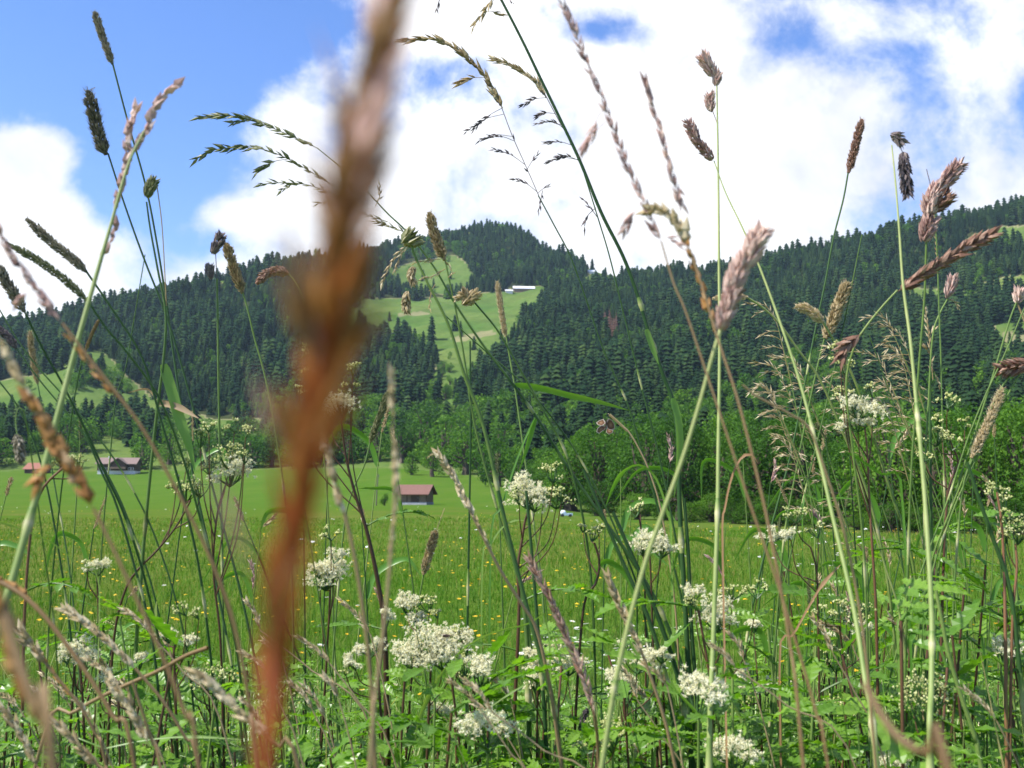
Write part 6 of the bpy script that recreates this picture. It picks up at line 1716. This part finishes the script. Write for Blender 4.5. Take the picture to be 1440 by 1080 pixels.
# ------------------------------------------------------------------ grass of the meadow and its flowers
def blades(name, X, Y, H, W, tone, mat, lean=0.35, seg=3, z=None):
    n = len(X)
    Z = height(X, Y) - 0.01 if z is None else z
    th = rng.uniform(0, 2 * math.pi, n)
    ln = np.abs(rng.normal(size=n)) * lean
    dx, dy = np.cos(th) * ln, np.sin(th) * ln
    fa = th + math.pi / 2 + rng.normal(size=n) * 0.6
    sx, sy = np.cos(fa), np.sin(fa)
    f = np.linspace(0, 1, seg + 1)
    c = np.stack([X[:, None] + dx[:, None] * H[:, None] * f**2, Y[:, None] + dy[:, None] * H[:, None] * f**2, Z[:, None] + H[:, None] * (f - 0.35 * ln[:, None] * f**2)], -1)
    w = W[:, None] * np.clip(1 - f**2, 0.04, 1) / 2
    sv = np.stack([sx, sy, 0 * sx], -1)[:, None]
    v = np.stack([c - sv * w[..., None], c + sv * w[..., None]], 2)
    k = 2 * (seg + 1)
    i = (np.arange(n) * k)[:, None, None] + (np.arange(seg) * 2)[None, :, None]
    q = np.concatenate([i, i + 1, i + 3, i + 2], -1)
    mb = MB()
    mb.add(v.reshape(-1, 3), quads=q.reshape(-1, 4), tone=np.repeat(tone, k))
    return tag(mb.build(name, MATS[mat], smooth=True), kind='stuff')


def patchy(x, y):
    return np.sin(x * 0.5 + 1) * np.sin(y * 0.33 + 0.5) + 0.6 * np.sin(x * 1.3 + y * 0.9) + 0.5 * np.sin(x * 0.17 - y * 0.11 + 2)


def meadow():
    r = rng
    # tall blades at our feet
    n = 30000
    d = 0.75 + 3.2 * r.random(n) ** 1.5
    px = r.uniform(-250, 1690, n)
    x = (px - 720) / F * d
    top = CAMZ - (1130 - 300 * r.random(n) ** 2.0 - 690) / F * d
    h = top - height(x, d)
    k = (h > 0.15) & (h < 1.0)
    x, d, h = x[k], d[k], h[k]
    blades('tall_grass', x, d, h * r.uniform(0.8, 1.05, len(x)), r.uniform(0.0025, 0.0065, len(x)), np.clip(0.63 + r.normal(size=len(x)) * 0.18, 0, 1), 'blade_green', 0.8, 6)
    n = 9000
    d = r.uniform(0.8, 1.9, n)
    x = (r.uniform(-200, 1640, n) - 720) / F * d
    h = CAMZ - (1130 - 260 * r.random(n) ** 1.6 - 690) / F * d - height(x, d)
    k = (h > 0.3) & (h < 1.0)
    x, d, h = x[k], d[k], h[k]
    blades('long_grass', x, d, h, r.uniform(0.003, 0.008, len(x)), np.clip(0.7 + r.normal(size=len(x)) * 0.14, 0, 1), 'blade_green', 0.95, 7)
    # the meadow beyond
    n = 210000
    d = np.exp(r.uniform(math.log(3.0), math.log(75), n))
    px = r.uniform(-260, 1700, n)
    x = (px - 720) / F * d
    pt = patchy(x, d)
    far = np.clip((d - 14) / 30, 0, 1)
    h = r.uniform(0.08, 0.24, n) * (1 + 0.2 * pt)
    w = np.maximum(0.003, d * 0.0005) * r.uniform(0.7, 1.4, n)
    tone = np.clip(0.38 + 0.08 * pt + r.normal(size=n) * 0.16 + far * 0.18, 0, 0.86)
    brown = r.random(n) < np.clip(0.04 + 0.04 * pt + 0.2 * far * np.clip((60 - d) / 30, 0.3, 1), 0.01, 0.3)
    tone[brown] = r.uniform(0.86, 1.0, brown.sum())
    h[brown] *= 1.5
    w[brown] *= 0.7
    blades('field_grass', x, d, h, w, tone, 'meadow_blade', 0.75, 2)


meadow()


def flower_mesh(name, petals, rp, stem_h, mats, center=None):
    m = MB()
    tube(m, [(0, 0, 0), (0.006, 0.0, stem_h * 0.5), (0, 0, stem_h)], [0.0012, 0.0011, 0.0009], 4, tone=0.35, mat=0)
    for k in range(petals):
        a = k * 2 * math.pi / petals
        c, s = math.cos(a), math.sin(a)
        wd = rp * (0.62 if petals < 7 else 0.22)
        z0 = stem_h
        pts = [(0, 0, z0), (c * rp * 0.55 - s * wd, s * rp * 0.55 + c * wd, z0 + rp * 0.28), (c * rp, s * rp, z0 + rp * (0.5 if petals < 7 else 0.12)), (c * rp * 0.55 + s * wd, s * rp * 0.55 - c * wd, z0 + rp * 0.28)]
        m.add(pts, quads=[(0, 3, 2, 1)], tone=0.3 + 0.1 * (k % 3), mat=1)
    n = 8
    a = np.arange(n) * 2 * math.pi / n
    rc = rp * 0.3
    v = np.concatenate([[(0, 0, stem_h + rc * 0.7)], np.stack([rc * np.cos(a), rc * np.sin(a), np.full(n, stem_h + rc * 0.25)], 1)])
    m.add(v, tris=[(0, 1 + i, 1 + (i + 1) % n) for i in range(n)], tone=0.1, mat=2)
    return m.mesh(name, [MATS[x] for x in mats])


def field_flowers():
    r = np.random.default_rng(31)
    yel = [flower_mesh('buttercup', 5, 0.013, 0.34, ('grass_stem', 'yellow_petal', 'yellow_petal')), flower_mesh('buttercup', 6, 0.017, 0.38, ('grass_stem', 'yellow_petal', 'yellow_petal'))]
    whi = [flower_mesh('daisy', 15, 0.022, 0.36, ('grass_stem', 'white_petal', 'yellow_petal'))]

    def put(me, name, px, row, lab, cat, group, h):
        # the flower head floats on the line of sight where the meadow is h high
        a, b = ray(px, row)
        ds = np.geomspace(2.5, 60, 400)
        dz = CAMZ + b * ds - height(a * ds, ds) - h
        i = int(np.argmax(dz < 0))
        d = ds[i]
        o = bpy.data.objects.new(name, me)
        COL.objects.link(o)
        o.location = (a * d, d, float(height(a * d, d)))
        s = r.uniform(0.85, 1.25)
        o.scale = (s * (1 + 0.02 * d),) * 2 + (1,)
        o.rotation_euler = (r.normal() * 0.12, r.normal() * 0.12, r.uniform(0, 6.28))
        tag(o, lab, cat, group)
    for k in range(170):
        px = r.uniform(-20, 1460)
        row = 770 + 210 * r.random() ** 1.3
        if k % 3:
            c = [(150, 800), (640, 850), (905, 815), (730, 880), (1290, 850), (1380, 900), (480, 860), (1120, 900)][k % 8]
            px, row = c[0] + r.normal() * 70, max(765, c[1] + r.normal() * 28)
        put(yel[k % 2], 'buttercup', px, row, 'small yellow buttercup in the open meadow behind the tall grass', 'flower', 'yellow flowers of the meadow', 0.36)
    for k in range(85):
        if k < 45:
            px, row = r.normal(850, 60), r.uniform(868, 940)
        elif k < 70:
            px, row = r.uniform(1080, 1230), r.uniform(764, 800)
        else:
            px, row = r.uniform(0, 1440), r.uniform(780, 930)
        put(whi[0], 'daisy', px, row, 'white daisy with a yellow eye in the open meadow behind the tall grass', 'flower', 'white daisies of the meadow', 0.36)
    # beyond: specks of white umbels and yellow that nobody could count
    for name, n, d0, d1, mat, sz, hh in (('white_umbels', 260, 18, 175, 'white_petal', 0.03, 0.42), ('yellow_flowers', 1500, 9, 120, 'yellow_petal', 0.016, 0.38)):
        d = np.exp(r.uniform(math.log(d0), math.log(d1), n))
        px = r.uniform(-200, 1640, n)
        x = (px - 720) / F * d
        k = (patchy(x * 0.55 + (3 if mat == 'yellow_petal' else 0), d * 0.3) > 0.15) & (d < np.interp(px, _xs, _Dt[:, 1]) * 1.0)
        x, d = x[k], d[k]
        n = len(x)
        z = height(x, d) + hh * r.uniform(0.7, 1.1, n)
        s = sz * r.uniform(0.6, 1.5, n) * (1 + d * 0.012)
        a = np.arange(6) * math.pi / 3
        ring = np.stack([np.cos(a), np.sin(a), 0 * a], 1)
        v = np.concatenate([np.stack([x, d, z + s * 0.4], 1)[:, None], np.stack([x, d, z], 1)[:, None] + ring[None] * s[:, None, None] * np.array([1, 1, 1]) + r.normal(size=(n, 6, 3)) * (s * 0.2)[:, None, None]], 1)
        t = np.array([(0, 1 + i, 1 + (i + 1) % 6) for i in range(6)])[None] + (np.arange(n) * 7)[:, None, None]
        mb = MB()
        mb.add(v.reshape(-1, 3), tris=t.reshape(-1, 3), tone=0.5)
        tag(mb.build(name, MATS[mat]), kind='stuff')


field_flowers()


def butterfly():
    d = 1.12
    c = at(852, 599, d)
    s = d / F
    t = thing('butterfly', 'small brown butterfly in flight beside the dry stick in front of the leafy trees', 'butterfly', tuple(c))

    def wing(pts, name, lift, mat_edge=True):
        P = np.array([(x * s, 0, z * s) for x, z in pts])
        P[:, 1] = lift * np.abs(P[:, 0] - P[0, 0])
        n = len(P)
        cen = P.mean(0)
        inner = cen + (P - cen) * 0.8
        m = MB()
        m.add(np.concatenate([[cen], inner]), tris=[(0, 1 + i, 1 + (i + 1) % n) for i in range(n)], tone=np.concatenate([[0.95], np.full(n, 0.35)]))
        m.add(np.concatenate([inner, P]), quads=[(i, (i + 1) % n, n + (i + 1) % n, n + i) for i in range(n)], tone=0.4, mat=1)
        o = m.build(name, [MATS['butterfly_wing'], MATS['butterfly_edge']], t)
        md = o.modifiers.new('thick', 'SOLIDIFY')
        md.thickness = 0.00025
    wing([(0, 4), (4, 11), (9, 9), (13, 2), (13, -4), (8, -6), (2, -5)], 'forewing', 0.35)
    wing([(0, 4), (-3, 10), (-9, 8), (-13, 5), (-11, 2), (-5, 0)], 'forewing', 0.5)
    wing([(0, 0), (-6, 1), (-12, -3), (-14, -9), (-10, -11), (-5, -7), (-1, -5)], 'hindwing', -0.3)
    wing([(1, -2), (5, -5), (10, -6), (9, -10), (4, -12), (0, -9)], 'hindwing', -0.3)
    m = MB()
    tube(m, np.array([(1, 0, 9), (0.5, 0, 6), (0, 0, 2), (-1, 0, -4), (-2, 0, -9)]) * s, np.array([0.3, 1.1, 1.3, 1.0, 0.3]) * s, 8)
    m.build('body', MATS['insect_body'], t, smooth=True)
    m = MB()
    for q in (-1, 1):
        tube(m, np.array([(1, 0, 9), (1 + 2 * q, -1, 13), (1 + 3.5 * q, -1, 16)]) * s, 0.18 * s, 4)
    m.build('antennae', MATS['insect_body'], t)
    # a dark fly on the big blossom
    d = 0.955
    c = at(628, 895, d)
    s = d / F
    t = thing('fly', 'small dark fly sitting on the largest foaming white blossom', 'insect', tuple(c))
    m = MB()
    tube(m, np.array([(-6, 0, 0), (-4, 0, 0.5), (-2, 0, 0.8), (1, 0, 1), (3, 0, 1.2), (4, 0, 1), (5.5, 0, 1)]) * s, np.array([0.3, 1.8, 2.2, 1.9, 1.2, 1.5, 0.3]) * s, 8)
    m.build('body', MATS['insect_body'], t, smooth=True)
    for q in (-1, 1):
        m = MB()
        m.add(np.array([(1, 0.8 * q, 2.4), (-3, 3.4 * q, 2.8), (-8, 2.6 * q, 2.2), (-5, 0.8 * q, 2.6)]) * s, quads=[(0, 1, 2, 3)], tone=0.6)
        m.build('wing', MATS['butterfly_edge'], t)
    for x in (-1.5, 0.5, 2.5):
        for q in (-1, 1):
            m = MB()
            tube(m, np.array([(x, 1.2 * q, 0.5), (x, 3 * q, 1.2), (x, 4.2 * q, -2)]) * s, 0.25 * s, 4)
            m.build('leg', MATS['insect_body'], t)


butterfly()

# ------------------------------------------------------------------ air
def haze():
    m = bpy.data.materials.new("haze")
    m.use_nodes = True
    N = NT(m.node_tree)
    pv = N.n('ShaderNodeVolumePrincipled', ins={'Color': (0.55, 0.78, 1.0, 1), 'Density': 0.00005, 'Anisotropy': 0.2})
    out = N.n('ShaderNodeOutputMaterial')
    N.t.links.new(pv.outputs[0], out.inputs['Volume'])
    mb = MB()
    box(mb, (-11000, -400, -520), (11000, 3200, 640))
    tag(mb.build('haze', m), kind='stuff')


haze()
